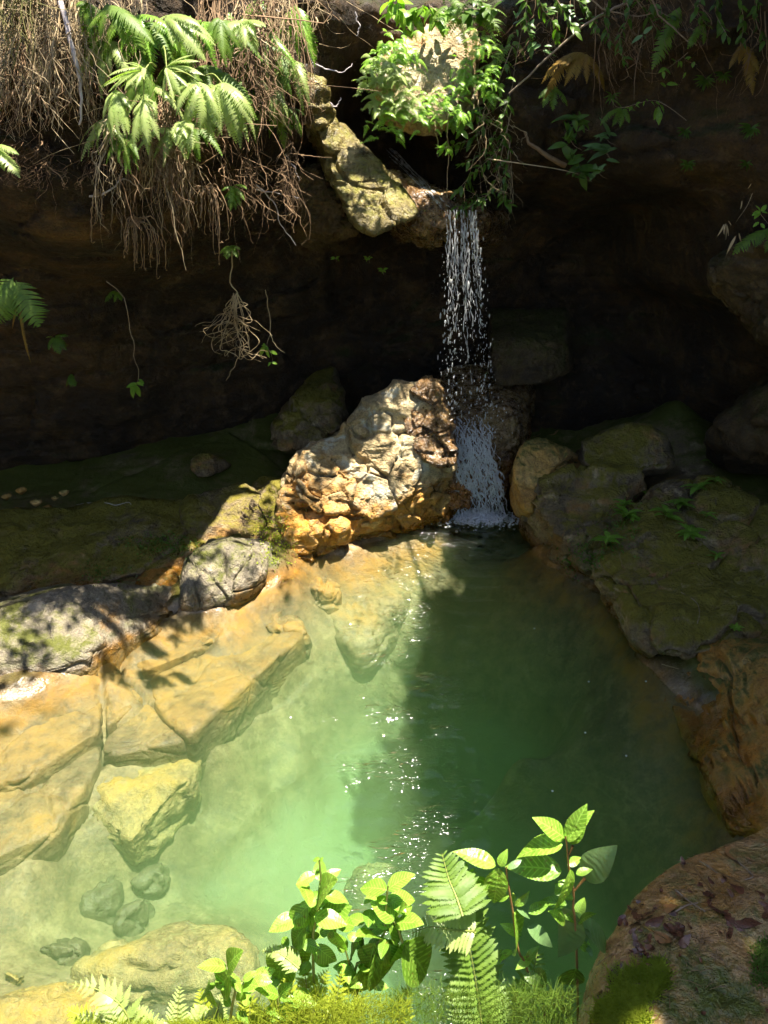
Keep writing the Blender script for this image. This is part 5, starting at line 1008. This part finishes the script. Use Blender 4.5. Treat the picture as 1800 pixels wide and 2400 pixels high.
# ============================================================ the falling water
def waterfall():
    m, nt, out = newmat('falling_water')
    p = N(nt, 'BsdfPrincipled', {'Base Color': (0.88, 0.88, 0.88, 1), 'Roughness': 0.12, 'Specular IOR Level': 0.8})
    tr = N(nt, 'BsdfTranslucent', {0: (0.9, 0.9, 0.9, 1)}); tp_ = N(nt, 'BsdfTransparent')
    mx = N(nt, 'MixShader', {0: .4, 1: p.outputs[0], 2: tr.outputs[0]})
    m2 = N(nt, 'MixShader', {0: .25, 1: mx.outputs[0], 2: tp_.outputs[0]})
    nt.links.new(m2.outputs[0], out.inputs[0])
    base = Z(1122, 1210, 0)
    t = empty('waterfall', base, 'thin waterfall dropping from the rock lip into the pool', 'waterfall')
    g = np.random.default_rng(21); loc = np.array(t.location)
    K = 44; n = 90
    P = np.zeros((K, n, 3)); R = np.zeros((K, n))
    for i in range(K):
        u = g.choice([g.uniform(0, 1), g.normal(.12, .07), g.normal(.9, .07), g.normal(.55, .1)]); u = np.clip(u, -.05, 1.05)
        s0 = g.uniform(0, .5) ** 1.6 if i > 22 else 0; s1 = min(1, s0 + g.uniform(.12, .6))
        s = np.linspace(s0, s1, n)
        px = 1046 + 68 * u + s * (8 + 30 * u) ; py = 492 + s * 480
        L = np.array([Y(a, b, 6.16 + .06 * (u - .5)) for a, b in zip(px, py)])
        L[:, 0] += .02 * fbm(np.stack([s * 17, s * 0 + u * 5, s * 0 + i * .6], 1), 3, 5) * (0.3 + s * 1.6)
        L[:, 1] += .02 * fbm(np.stack([s * 13, s * 0 + u * 3, s * 0 + i], 1), 2, 15)
        b = fbm(np.stack([s * 60, s * 0 + i * 3.3, s * 0], 1), 2, 8)
        P[i] = L; R[i] = np.clip(.0018 + .0038 * b, .0002, .0065) * (1 - .25 * s)
    v, f = tube_mesh(P, R, 4); mesh_obj('water_strands', v - loc, f, m, t)
    def drops(name, C, rad, stretch):
        iv, jf = ico(1); k = len(C)
        V = C[:, None] + iv[None] * rad[:, None, None] * np.array([1, 1, 1.])[None, None] + iv[None, :, 2:3] * np.array([0, 0, 1.]) * (rad * (stretch - 1))[:, None, None]
        F = (jf[None] + (np.arange(k) * len(iv))[:, None, None]).reshape(-1, 3)
        o = mesh_obj(name, V.reshape(-1, 3) - loc, F, m, t); o['kind'] = 'stuff'
    C = []; 
    for i in range(760):
        s = g.uniform(0, 1) ** .8; u = np.clip(g.choice([g.uniform(-.15, 1.1), g.normal(.1, .12), g.normal(.92, .1)]), -.5, 1.3)
        C.append(Y(1046 + 68 * u + s * (8 + 30 * u) + g.normal(0, 4 + 5 * s), 492 + s * 490, 6.16 + g.normal(0, .05)))
    C = np.array(C); drops('droplets', C, g.gamma(2.2, .0009, len(C)) + .0009, g.uniform(1.2, 4.5, len(C)))
    C = np.array([Y(1075 + g.normal(0, 60), 985 + g.normal(0, 45), 6.42 + g.normal(0, .08)) for _ in range(420)])
    drops('spray', C, g.gamma(2, .0011, len(C)) + .0008, g.uniform(1, 1.6, len(C)))
    # lower run over the rock step
    K = 270; n = 60; P = np.zeros((K, n, 3)); R = np.zeros((K, n))
    for i in range(K):
        u = g.uniform(0, 1); s0 = g.uniform(-.05, .75); s1 = min(1.03, s0 + g.uniform(.15, .6)); s = np.linspace(s0, s1, n)
        px = 1050 + s * 20 + u * (96 + 24 * s); py = 985 + 226 * s + 14 * abs(u - .4) * s
        L = np.array([Y(a, b, yy_) for a, b, yy_ in zip(px, py, 6.42 - .10 * s - .07 * np.sin(np.clip(s, 0, 1) * 3.1))])
        L[:, 0] += .055 * fbm(np.stack([s * 7, s * 0 + u * 6, s * 0 + i * .7], 1), 3, 25); L[:, 1] += .025 * fbm(np.stack([s * 9, s * 0 + u * 9, s * 0 + i], 1), 2, 27)
        b = fbm(np.stack([s * 26, s * 0 + i * 3.3, s * 0], 1), 2, 28)
        P[i] = L; R[i] = np.clip(.0032 + .006 * b, .0003, .011)
    v, f = tube_mesh(P, R, 3); mesh_obj('cascade', v - loc, f, m, t)
    # foam ring where it lands
    C = []
    for i in range(2600):
        a = g.uniform(0, 2 * math.pi); rr = abs(g.normal(.0, 1)); q = base + np.array([math.cos(a) * rr * .21, math.sin(a) * rr * .1 - .03, g.exponential(.012) * max(0, 1.4 - rr)]); C.append(q)
    C = np.array(C); drops('foam', C, g.gamma(2, .003, len(C)) + .002, np.full(len(C), .7))
    # film sliding down beside the spur to the lip
    K = 60; n = 40; P = np.zeros((K, n, 3)); R = np.zeros((K, n))
    for i in range(K):
        u = g.uniform(0, 1); s0 = g.uniform(0, .8); s1 = min(1, s0 + g.uniform(.1, .3)); s = np.linspace(s0, s1, n)
        px = 895 + s * (150 + 15 * u) + u * 22 * (1 - s); py = 350 + s * 148 - u * 8
        L = np.array([hit(a, b, .006) for a, b in zip(px, py)])
        b = fbm(np.stack([s * 40, s * 0 + i * 3.3, s * 0], 1), 2, 38)
        P[i] = L; R[i] = np.clip(.001 + .004 * b, .0001, .006)
    v, f = tube_mesh(P, R, 3); mesh_obj('stream_film', v - loc, f, m, t)
waterfall()

# ============================================================ foreground plants on the near bank
k5 = crop(600, 1800); k6 = crop(1200, 1800); k4 = crop(0, 1800)
def shrub(name, label, y, stems, leaves, mats, W, style, ribs, nr, slant, serr, smat, seed, up=(0, -.25, 1), r=(.0035, .002), arch=.14, nx=28, ny=8, cat='leafy plant', group=None, fill=10):
    """stems: list of pixel lines; leaves: (base px, tip px, material index, dy at tip)"""
    gg = random.Random(seed)
    b0 = stems[0][-1]
    t = empty(name, Y(*b0, y), label, cat, group)
    for s in stems: tube('stem', [Y(*p, y) for p in s], r[1], r[0], smat, t, 18, 6)
    for i, L in enumerate(leaves):
        (a, b, mi) = L[:3]; dy = L[3] if len(L) > 3 else gg.uniform(-.025, .03)
        ya = y + gg.uniform(-.008, .008)
        me = leaf_me(mats[mi], W, style, nx, ny, arch, .12, ribs, nr, slant, serr, key=i % 5)
        M = placeM(Y(*a, ya), Y(*b, ya + dy), np.array(up) + np.array([gg.gauss(0, .35), gg.gauss(0, .15), 0]), gg.uniform(.85, 1.1))
        child('leaf', me, M, t)
    for s in stems[:1]:
        LN = smooth_line([Y(*p, y) for p in s], 40)
        for i in range(fill):
            k = int(8 + 30 * (i + gg.random()) / fill); k = min(38, k); b = LN[k] + np.array([gg.gauss(0, .02), gg.gauss(.015, .02), 0]); an = gg.uniform(0, 6.28)
            q = b + np.array([math.cos(an), math.sin(an) * .8, gg.uniform(-.35, .25)]) * gg.uniform(.035, .07)
            child('leaf', leaf_me(mats[gg.choice([0, 0, 1])], W, style, nx, ny, arch, .12, ribs, nr, slant, serr, key=i % 5), placeM(b, q, (gg.gauss(0, .3), -.3, 1)), t)
    return t
def LV(c, *L): return [((c(a, b)), (c(d, e)), *rest) for a, b, d, e, *rest in L]
shrub('parallel_veined_shrub', 'sunlit shrub with ribbed oval leaves, the left of two in front', 1.08, [T(k5, (410, 600), (420, 720), (405, 870), (390, 960), (370, 1080), (372, 1300), (400, 1800)), T(k5, (395, 900), (450, 960), (510, 1060)), T(k5, (372, 1130), (280, 1160), (215, 1165))],
      LV(k5, (385, 690, 260, 748, 0), (385, 690, 434, 652, 0), (430, 735, 550, 652, 0), (410, 770, 500, 750, 1), (405, 860, 497, 720, 0, -.04), (400, 860, 285, 895, 0), (445, 830, 598, 858, 0), (335, 895, 203, 1035, 0), (410, 985, 605, 890, 1), (495, 985, 648, 1025, 0), (392, 930, 330, 1040, 0), (320, 1030, 222, 1160, 1), (500, 1050, 580, 1200, 0), (380, 1150, 528, 1260, 0), (215, 1160, 125, 1415, 0), (240, 1160, 310, 1285, 0), (215, 1150, 165, 1095, 0), (415, 590, 365, 600, 0), (410, 605, 435, 575, 0), (330, 1060, 330, 1180, 1), (500, 1060, 470, 1110, 1), (370, 1230, 480, 1280, 0), (405, 960, 470, 1020, 0)),
      [G_lit, G_mid], .33, 'ellipse', .016, 15, .35, 0, B_gstem, 1, fill=26)
shrub('parallel_veined_shrub', 'sunlit shrub with ribbed oval leaves, the right of two in front', 1.12, [T(k5, (855, 770), (845, 880), (835, 1000), (825, 1085), (700, 1240), (640, 1330), (660, 1800)), T(k5, (835, 980), (900, 1000), (950, 1130)), T(k5, (580, 1180), (610, 1290), (660, 1480))],
      LV(k5, (848, 790, 668, 772, 0), (852, 790, 1024, 680, 0), (895, 985, 748, 868, 0), (855, 885, 1022, 888, 0), (925, 945, 968, 890, 0), (805, 1105, 655, 1070, 0, -.04), (905, 1010, 1080, 1000, 0), (860, 1000, 950, 1125, 1), (950, 1125, 955, 1245, 0), (960, 1140, 1128, 1372, 1), (805, 1130, 800, 1445, 1), (870, 1140, 858, 1305, 0), (665, 1125, 600, 1235, 1), (700, 1270, 680, 1480, 0), (590, 1085, 690, 1110, 0), (580, 1190, 520, 1075, 0), (660, 1120, 720, 1200, 1), (850, 880, 780, 830, 1), (770, 1130, 720, 1330, 1)),
      [G_lit, G_mid], .33, 'ellipse', .016, 15, .35, 0, B_gstem, 2, fill=26)
shrub('parallel_veined_shrub', 'small white hot shrub tip rising from the feathery ferns', 1.0, [T(k4, (1490, 1320), (1530, 1400), (1500, 1570), (1480, 1800)), T(k4, (1530, 1390), (1580, 1400))],
      LV(k4, (1468, 1290, 1283, 1280, 0), (1478, 1300, 1552, 1187, 0), (1495, 1330, 1408, 1465, 0), (1500, 1330, 1530, 1380, 1), (1575, 1380, 1658, 1315, 0), (1580, 1400, 1665, 1410, 0), (1555, 1410, 1580, 1492, 0), (1360, 1440, 1388, 1382, 1), (1360, 1440, 1308, 1485, 0), (1365, 1445, 1390, 1560, 0)), [G_lit, G_mid], .3, 'ellipse', .016, 15, .35, 0, B_gstem, 3)
shrub('parallel_veined_shrub', 'pale leaf pair just right of the small shrub tip', 1.02, [T(k5, (140, 1470), (150, 1600), (160, 1800))], LV(k5, (145, 1475, 0, 1425, 0), (150, 1470, 230, 1395, 1), (155, 1500, 250, 1480, 1), (150, 1480, 90, 1560, 0)), [G_lit, G_mid], .3, 'ellipse', .016, 15, .35, 0, B_gstem, 4)
SR = dict(W=.24, style='lance', ribs=.010, nr=9, slant=1.6, serr=.035, smat=B_stem, nx=30)
shrub('toothed_leaf_shrub', 'tall shaded shrub with toothed leaves on a red stem in front of the deep water', 1.2, [T(k6, (345, 440), (358, 520), (370, 660), (400, 800), (395, 900), (410, 1000), (420, 1250), (430, 1800)), T(k6, (370, 560), (392, 505)), T(k6, (402, 800), (470, 715))],
      LV(k6, (340, 455, 143, 318, 0), (360, 475, 521, 266, 0), (372, 490, 475, 234, 1), (328, 498, 18, 572, 0), (322, 668, -45, 628, 1), (378, 658, 280, 955, 0, -.03), (470, 718, 672, 513, 2), (400, 935, 320, 1208, 2), (430, 1015, 642, 1152, 2), (430, 1005, 535, 935, 1), (440, 1035, 465, 1150, 2), (345, 995, 245, 925, 0), (480, 1150, 522, 1222, 2), (420, 1100, 500, 1190, 1), (415, 1300, 340, 1430, 1), (350, 440, 335, 420, 0)),
      [G_lit, G_mid, G_blue], seed=5, **SR)
shrub('toothed_leaf_shrub', 'shorter toothed leaf shrub rising behind the fern fronds', 1.18, [T(k6, (-38, 645), (-28, 740), (0, 900), (40, 1180), (80, 1250), (130, 1400), (200, 1560), (240, 1800))],
      LV(k5, (1555, 632, 1278, 532, 0), (1580, 640, 1628, 528, 0), (1572, 648, 1540, 898, 0), (1635, 650, 1720, 590, 2), (1512, 735, 1272, 885, 1), (1495, 815, 1320, 960, 2), (1640, 830, 1560, 860, 0)) + LV(k6, (15, 935, 38, 1222, 0), (20, 892, 114, 798, 1), (30, 912, 125, 975, 2), (105, 940, 248, 868, 1), (100, 1038, 275, 1158, 2), (95, 1245, 172, 1152, 1), (60, 900, 0, 890, 2), (140, 1400, 230, 1310, 1), (170, 1470, 290, 1480, 1), (120, 1380, 20, 1400, 1)),
      [G_lit, G_mid, G_blue], seed=6, **SR)
# big ferns with separate pinnae
def big_fern(label, fronds, y, mat, seed, W=.17, teeth=18):
    gg = random.Random(seed)
    t = empty('large_fern', Y(*fronds[0][0][0], y), label, 'fern')
    for line, n, wpx, tip in fronds:
        P = smooth_line([Y(*p, y - .0 + .03 * i) for i, p in enumerate(line)], 40)
        v, f = tube_mesh(P[None], np.linspace(.003, .0008, 40)[None], 5)
        fr = mesh_obj('frond', v - np.array(t.location), f, B_gstem, t)
        for i in range(n):
            s = (i + .5) / n; k = min(38, int(s * 39)); b = P[k] + (P[k + 1] - P[k]) * (s * 39 - k); tg_ = nrm(P[k + 1] - P[max(0, k - 1)])
            side = nrm(np.cross(tg_, np.array([0, -.45, .9])))
            L = wpx / FPX * 1.45 * (math.sin(math.pi * (.25 + .72 * s)) ** .8 if s > .35 else 1.0) if tip or n < 20 else wpx / FPX * 1.45 * (1 - .15 * s)
            for sg in (-1, 1):
                d = nrm(side * sg + tg_ * (.18 + .5 * s) + np.array([0, 0, gg.uniform(-.2, .05)]))
                me = blade_me(mat, 16, .11, .5, 75, 'linear', 1.25, key=i % 3, droopp=.1)
                M = Matrix.Translation(-Vector(t.location)) @ placeM(b, b + d * L * gg.uniform(.9, 1.08), (0, -.35 + gg.gauss(0, .1), 1), 1.15)
                o = bpy.data.objects.new('pinna', me); COL.objects.link(o); o.parent = fr; o.matrix_basis = M
    return t
big_fern('large green fern standing between the shrubs in front', [(T(k5, (1490, 1900), (1460, 1640), (1410, 1300), (1340, 960)), 25, 108, 0), (T(k5, (1340, 960), (1300, 840), (1250, 720), (1205, 555)), 16, 88, 1)], 1.1, G_fern, 1)
big_fern('smaller fern frond leaning left behind the large fern', [(T(k5, (1420, 1060), (1280, 1050), (1130, 1030), (1010, 1070)), 17, 58, 0)], 1.1, G_pale, 2)
big_fern('dim fern frond leaning right at the foot of the red stemmed shrub', [(T(k6, (-40, 1750), (30, 1560), (130, 1330), (170, 1170)), 15, 60, 0)], 1.16, G_fern, 3)
# feathery ferns at the lower left: each a frond with toothed pinnae
def feather(label, line, y, n, wpx, mat, seed):
    gg = random.Random(seed)
    P = smooth_line([Y(*p, y + .02 * i) for i, p in enumerate(line)], 30)
    t = empty('feathery_fern', P[0], label, 'fern', 'feathery ferns along the lower edge')
    v, f = tube_mesh(P[None], np.linspace(.0022, .0006, 30)[None], 5); mesh_obj('rachis', v - np.array(t.location), f, B_gstem, t)
    for i in range(n):
        s = (i + .5) / n; k = min(28, int(s * 29)); b = P[k]; tg_ = nrm(P[k + 1] - P[max(0, k - 1)]); side = nrm(np.cross(tg_, np.array([0, -.5, .9])))
        L = wpx / FPX * 1.45 * (1 - s) ** .75 + .004
        for sg in (-1, 1):
            d = nrm(side * sg + tg_ * .75 + np.array([0, 0, gg.uniform(-.15, .1)]))
            child('pinna', blade_me(mat, 9, .3, .4, 55, 'tri', .95, key=i % 3, droopp=.05), placeM(b, b + d * L * gg.uniform(.85, 1.1), (0, -.4 + gg.gauss(0, .15), 1), 1.0), t)
for i, (lab_, line, w_) in enumerate([
    ('leftmost feathery fern frond with its tip over the water', T(k4, (880, 1780), (800, 1560), (640, 1440), (455, 1400)), 62), ('short feathery frond right of the leftmost one', T(k4, (1000, 1780), (930, 1640), (850, 1550)), 42),
    ('upright feathery frond below the small shrub tip', T(k4, (1150, 1800), (1150, 1600), (1170, 1400)), 44), ('second upright feathery frond right of the first', T(k4, (1380, 1800), (1400, 1620), (1440, 1465)), 46),
    ('feathery frond lying low between the upright ones', T(k4, (1260, 1820), (1280, 1640), (1300, 1530)), 46), ('feathery frond between leftmost and upright fronds', T(k4, (760, 1800), (660, 1650), (500, 1600)), 46),
    ('small feathery frond reaching left over the pale water', T(k5, (280, 1300), (150, 1200), (35, 1185)), 26), ('feathery frond under the left ribbed shrub', T(k5, (250, 1750), (230, 1500), (200, 1330)), 50), ('yellow feathery frond below the middle leaves', T(k5, (330, 1750), (400, 1480), (470, 1300)), 50),
    ('feathery frond leaning right below the ribbed leaves', T(k5, (430, 1800), (520, 1500), (560, 1290)), 46), ('low feathery frond at the bottom centre left', T(k5, (60, 1780), (40, 1640), (0, 1540)), 46), ('low feathery frond at the bottom centre', T(k5, (560, 1800), (620, 1600), (700, 1480)), 44),
    ('feathery frond arching left at the very bottom left', T(k4, (700, 1850), (560, 1640), (430, 1560)), 50), ('broad feathery frond between the two upright ones', T(k4, (1280, 1850), (1330, 1600), (1290, 1420)), 52), ('feathery frond right of the second upright one', T(k4, (1560, 1850), (1600, 1640), (1560, 1500)), 50),
    ('feathery frond leaning left of the pale leaf pair', T(k5, (-60, 1800), (-40, 1560), (-90, 1400)), 48), ('feathery frond among the stems of the left ribbed shrub', T(k5, (300, 1800), (330, 1450), (290, 1230)), 50), ('feathery frond left of the large fern', T(k5, (900, 1850), (940, 1560), (1010, 1400)), 52)]):
    feather(lab_, line, 1.0 + .004 * i, 13, w_ * 1.25, G_moss if i > 6 else G_pale, 60 + i)
# mossy grass along the edge of the bank
def tufts(name, label, boxes, n, L, y, mat, seed, r=.0011):
    g = np.random.default_rng(seed); m = 6; P = np.zeros((n, m, 3)); R = np.zeros((n, m))
    for i in range(n):
        x0, y0, x1, y1 = boxes[g.integers(len(boxes))]
        a = g.uniform(x0, x1); b = g.uniform(y0, y1); A = Y(a, b, y + g.normal(0, .03)); d = nrm(np.array([g.normal(0, .5), g.normal(-.1, .5), 1])); l = L * g.uniform(.5, 1.3)
        s = np.linspace(0, 1, m)[:, None]; P[i] = A + d * l * s + np.array([g.normal(0, .3), g.normal(0, .3), -.5]) * l * s ** 2 * .5; R[i] = np.linspace(1, .2, m) * r
    v, f = tube_mesh(P, R, 3); return tag(mesh_obj(name, v, f, mat), label, 'moss', None, 'stuff')
tufts('moss_cushion', 'sunlit yellow green moss and fine grass along the lower edge', [(*k5(0, 1530), *k5(560, 1780)), (*k5(200, 1470), *k5(850, 1740)), (*k5(480, 1510), *k5(1000, 1760)), (*k4(1100, 1640), *k4(1659, 1760)), (*k4(500, 1660), *k4(1000, 1760))], 6500, .024, .99, G_moss, 1, r=.0008)
tufts('moss_cushion', 'dim green moss and grass below the large fern', [(*k5(850, 1450), *k5(1700, 1750)), (*k6(0, 1450), *k6(400, 1750))], 2600, .04, 1.02, G_fern, 2, r=.0008)
gm = np.random.default_rng(8); V = []; 
def surf_moss(name, label, quad, n, L, mat, seed):
    g = np.random.default_rng(seed); m = 4; P = []; R = []
    q = np.array(quad, float)
    for i in range(n):
        u, v = g.uniform(0, 1, 2); c = (q[0] * (1 - u) + q[1] * u) * (1 - v) + (q[3] * (1 - u) + q[2] * u) * v + g.normal(0, 7, 2)
        h = hit(c[0], c[1], -.002)
        if h[1] > 2.2: continue
        d = nrm(np.array([g.normal(0, .6), g.normal(-.1, .6), 1])); l = L * g.uniform(.5, 1.3); s = np.linspace(0, 1, m)[:, None]
        P.append(h + d * l * s + np.array([g.normal(0, .5), g.normal(0, .5), -.2]) * l * s ** 2 * .6); R.append(np.linspace(1, .3, m) * .0015)
    v, f = tube_mesh(np.array(P), np.array(R), 3); return tag(mesh_obj(name, v, f, mat), label, 'moss', None, 'stuff')
surf_moss('moss_cushion', 'thick green moss cushion on the near ledge', T(k6, (640, 1340), (960, 1260), (1000, 1400), (700, 1660)), 4200, .02, G_moss, 3)
surf_moss('moss_cushion', 'moss trailing down to the bottom edge of the near ledge', T(k6, (560, 1540), (760, 1480), (900, 1660), (540, 1700)), 3200, .02, G_moss, 4)
surf_moss('moss_cushion', 'thin dark moss on the right side of the near ledge', T(k6, (1560, 1180), (1680, 1050), (1680, 1400), (1560, 1420)), 900, .011, G_fern, 5)
# dead leaves and twigs on the ledge
def flat_leaf(label, a, b, mat, W=.24, key=0, name='dead_leaf'):
    p = hit(*a, .004); q = hit(*b, .008)
    if np.linalg.norm(q - p) > 2.2 * math.hypot(a[0] - b[0], a[1] - b[1]) / FPX * np.linalg.norm(p - np.array([0, 0, CAMZ])): q = Y(*b, p[1])
    if name == 'dead_leaf': q = p + (q - p) * 1.35
    o = inst(name, leaf_me(mat, W, 'lance', 12, 4, -.22, .25, .01, 7, .6, .02, .35, key=key), placeM(p, q, (rnd.gauss(0, .2), rnd.gauss(0, .2), 1)))
    return tag(o, label, 'dead leaf', 'dead leaves on the near ledge')
for i, (lb, a, b, m_) in enumerate([('wet purple brown leaf in the upper middle of the ledge', (1210, 740), (1290, 830), 0), ('dark leaf just below the purple brown one', (1285, 840), (1370, 940), 0), ('long dark leaf pointing right in the middle of the ledge', (1370, 920), (1555, 1005), 0), ('curled dark leaf hanging at the end of the long one', (1400, 990), (1415, 1090), 0), ('broad purple leaf near the right edge of the ledge', (1645, 825), (1465, 785), 0), ('dark leaf at the right edge below the broad purple leaf', (1600, 860), (1655, 960), 0), ('reddish leaf at the top of the ledge', (1420, 505), (1445, 595), 1), ('upright dark leaf with pale vein on the ledge', (1050, 925), (1085, 1070), 0), ('tan orange leaf in the leaf heap', (910, 890), (1040, 905), 1), ('wet leaf at the left end of the leaf heap', (700, 990), (800, 1010), 0), ('shiny leaf in the middle of the leaf heap', (860, 1020), (960, 980), 0), ('small dark leaf behind the heap', (800, 900), (890, 950), 0), ('brown leaf below the heap', (790, 1110), (850, 1190), 0), ('round dark leaf below the upright leaf', (1090, 1160), (1140, 1100), 0), ('brown leaf low in the heap pointing right', (930, 1060), (1010, 1120), 1), ('small leaf between the heap and the upright leaf', (990, 1000), (1040, 1060), 0), ('dark scrap of leaf on the lower heap', (860, 1140), (915, 1170), 0), ('round red leaf near the moss', (500, 1310), (552, 1345), 1), ('pale scrap of leaf by the moss cushion', (510, 1470), (570, 1460), 1), ('brown leaf under the red stems', (700, 1240), (800, 1270), 1), ('dark leaf at the edge above the moss', (640, 1390), (700, 1300), 0), ('small tan leaf on the open rock', (1060, 800), (1110, 835), 1), ('dark leaf tip by the heap edge', (740, 950), (700, 1010), 0)]):
    flat_leaf(lb, k6(*a), k6(*b), (B_dead, B_deado)[m_], .2 + .06 * (i % 3), i % 4)
for i, (lb, pts) in enumerate([('longest twig lying across the upper ledge', [(1175, 560), (1300, 650), (1450, 725), (1520, 770)]), ('thin twig beside the longest twig', [(1135, 578), (1215, 605), (1330, 680)]), ('short twig near the right edge of the ledge', [(1515, 578), (1560, 600), (1612, 628)]), ('crooked twig below the reddish leaf', [(1440, 590), (1490, 630), (1560, 700), (1510, 725)]), ('thin twig along the ledge rim', [(975, 660), (1090, 668), (1200, 690)]), ('fine twig across the middle of the ledge', [(1060, 790), (1130, 850), (1250, 930)]), ('straw stalk over the leaf heap', [(720, 940), (850, 1020), (1000, 1110)]), ('thin stalk joining upright leaf and rock', [(1060, 930), (1130, 890), (1225, 870)]), ('fine stalk at the right of the ledge', [(1180, 640), (1280, 780), (1420, 900)])]):
    P = [hit(*k6(*p), .006) for p in pts]
    tag(tube('twig', P, .003, .0015, B_twig if i % 2 else B_stem, None, 14, 5), lb, 'twig', 'twigs on the near ledge')
g = random.Random(91); V = []; F = []
for i in range(44):
    a = (1500 + g.gauss(0, 48), 2175 + g.gauss(0, 42)) if i < 24 else (g.uniform(1480, 1795), g.uniform(2000, 2380))
    an = g.uniform(0, 6.28); p = hit(*a, .005); q = p + np.array([math.cos(an), math.sin(an), g.uniform(-.1, .25)]) * g.uniform(.012, .026)
    me = leaf_me(B_dead, .26, 'lance', 12, 4, -.22, .25, .01, 7, .6, .02, .35, key=i % 4); M = placeM(p, q, (g.gauss(0, .3), g.gauss(0, .3), 1)); k = len(V)
    V += [np.array(M @ x.co) for x in me.vertices]; F += [tuple(k + e for e in pl.vertices) for pl in me.polygons]
tag(mesh_obj('leaf_litter', np.array(V), F, B_dead), 'small wet scraps of dead leaf littering the near ledge', 'litter', None, 'stuff')
g = random.Random(77)
P = []
for i in range(70):
    a = (g.uniform(1430, 1790), g.uniform(1990, 2330)); h = hit(*a, .003); d = nrm(np.array([g.gauss(0, 1), g.gauss(0, 1), 0])) * g.uniform(.02, .06)
    h2 = h + d; P.append(np.array([h, (h + h2) / 2 + [0, 0, .004], h2]))
v, f = tube_mesh(np.array(P), np.full((len(P), 3), .0009), 3)
tag(mesh_obj('needle_litter', v, f, B_root), 'fine straw litter scattered over the near ledge', 'litter', None, 'stuff')
# bits on the bank: fallen leaves and a stem on the big boulder, floating bubbles
for i, (lb, a, b) in enumerate([('tan leaf lying behind the orange boulder', c6(135, 1168), c6(190, 1155)), ('yellowish leaf resting on top of the orange boulder', c6(235, 1155), c6(305, 1135)), ('yellow leaf deep in the dark cave', c6(800, 900), c6(830, 930)), ('brown scrap on the slope of the biggest boulder', cR(930, 395), cR(880, 420)), ('tan fleck high on the biggest boulder', cR(1150, 325), cR(1180, 335))]):
    o = flat_leaf(lb, a, b, B_deado, .3, i % 3, 'fallen_leaf'); o['group'] = 'fallen leaves on the right bank'
tag(tube('fallen_twig', [hit(*cR(1095, 520), .006), hit(*cR(1190, 580), .006), hit(*cR(1215, 650), .006), hit(*cR(1200, 725), .006)], .004, .002, B_twig, None, 14, 5), 'bent stem lying on the biggest boulder', 'twig')
tag(tube('fallen_twig', [hit(*cR(970, 985), .006), hit(*cR(1020, 1000), .006), hit(*cR(1078, 1015), .006)], .003, .002, B_straw, None, 8, 5), 'pale straw at the waterline under the biggest boulder', 'twig')
bub, _nt, _out = newmat('bubble'); _p = N(_nt, 'BsdfPrincipled', {'Base Color': (.8, .85, .85, 1), 'Roughness': .1, 'Alpha': .6}); _nt.links.new(_p.outputs[0], _out.inputs[0])
iv, jf = ico(2)
bme = bpy.data.meshes.new('bubble'); bme.from_pydata([(a, b, max(c, -.1) * .8) for a, b, c in iv], [], jf.tolist()); bme.materials.append(bub)
for i, (lb, c) in enumerate([('bubble afloat furthest right on the dark water', cR(868, 1098)), ('bubble afloat near the sunken right shelf', cR(740, 1580)), ('bubble afloat above the tall red stemmed shrub', cR(475, 1430)), ('bubble afloat in the middle of the dark water', cR(497, 1100)), ('bubble afloat near the biggest boulder', cR(145, 755)), ('bubble on the water just above the toothed leaves', k6(262, 150)), ('bubble afloat in the lit water', crop(600, 1200)(225, 1332))]):
    o = inst('bubble', bme, Matrix.Translation(Vector(Z(*c, .003))) @ Matrix.Scale(.0065, 4)); tag(o, lb, 'bubble', 'bubbles afloat on the pool')
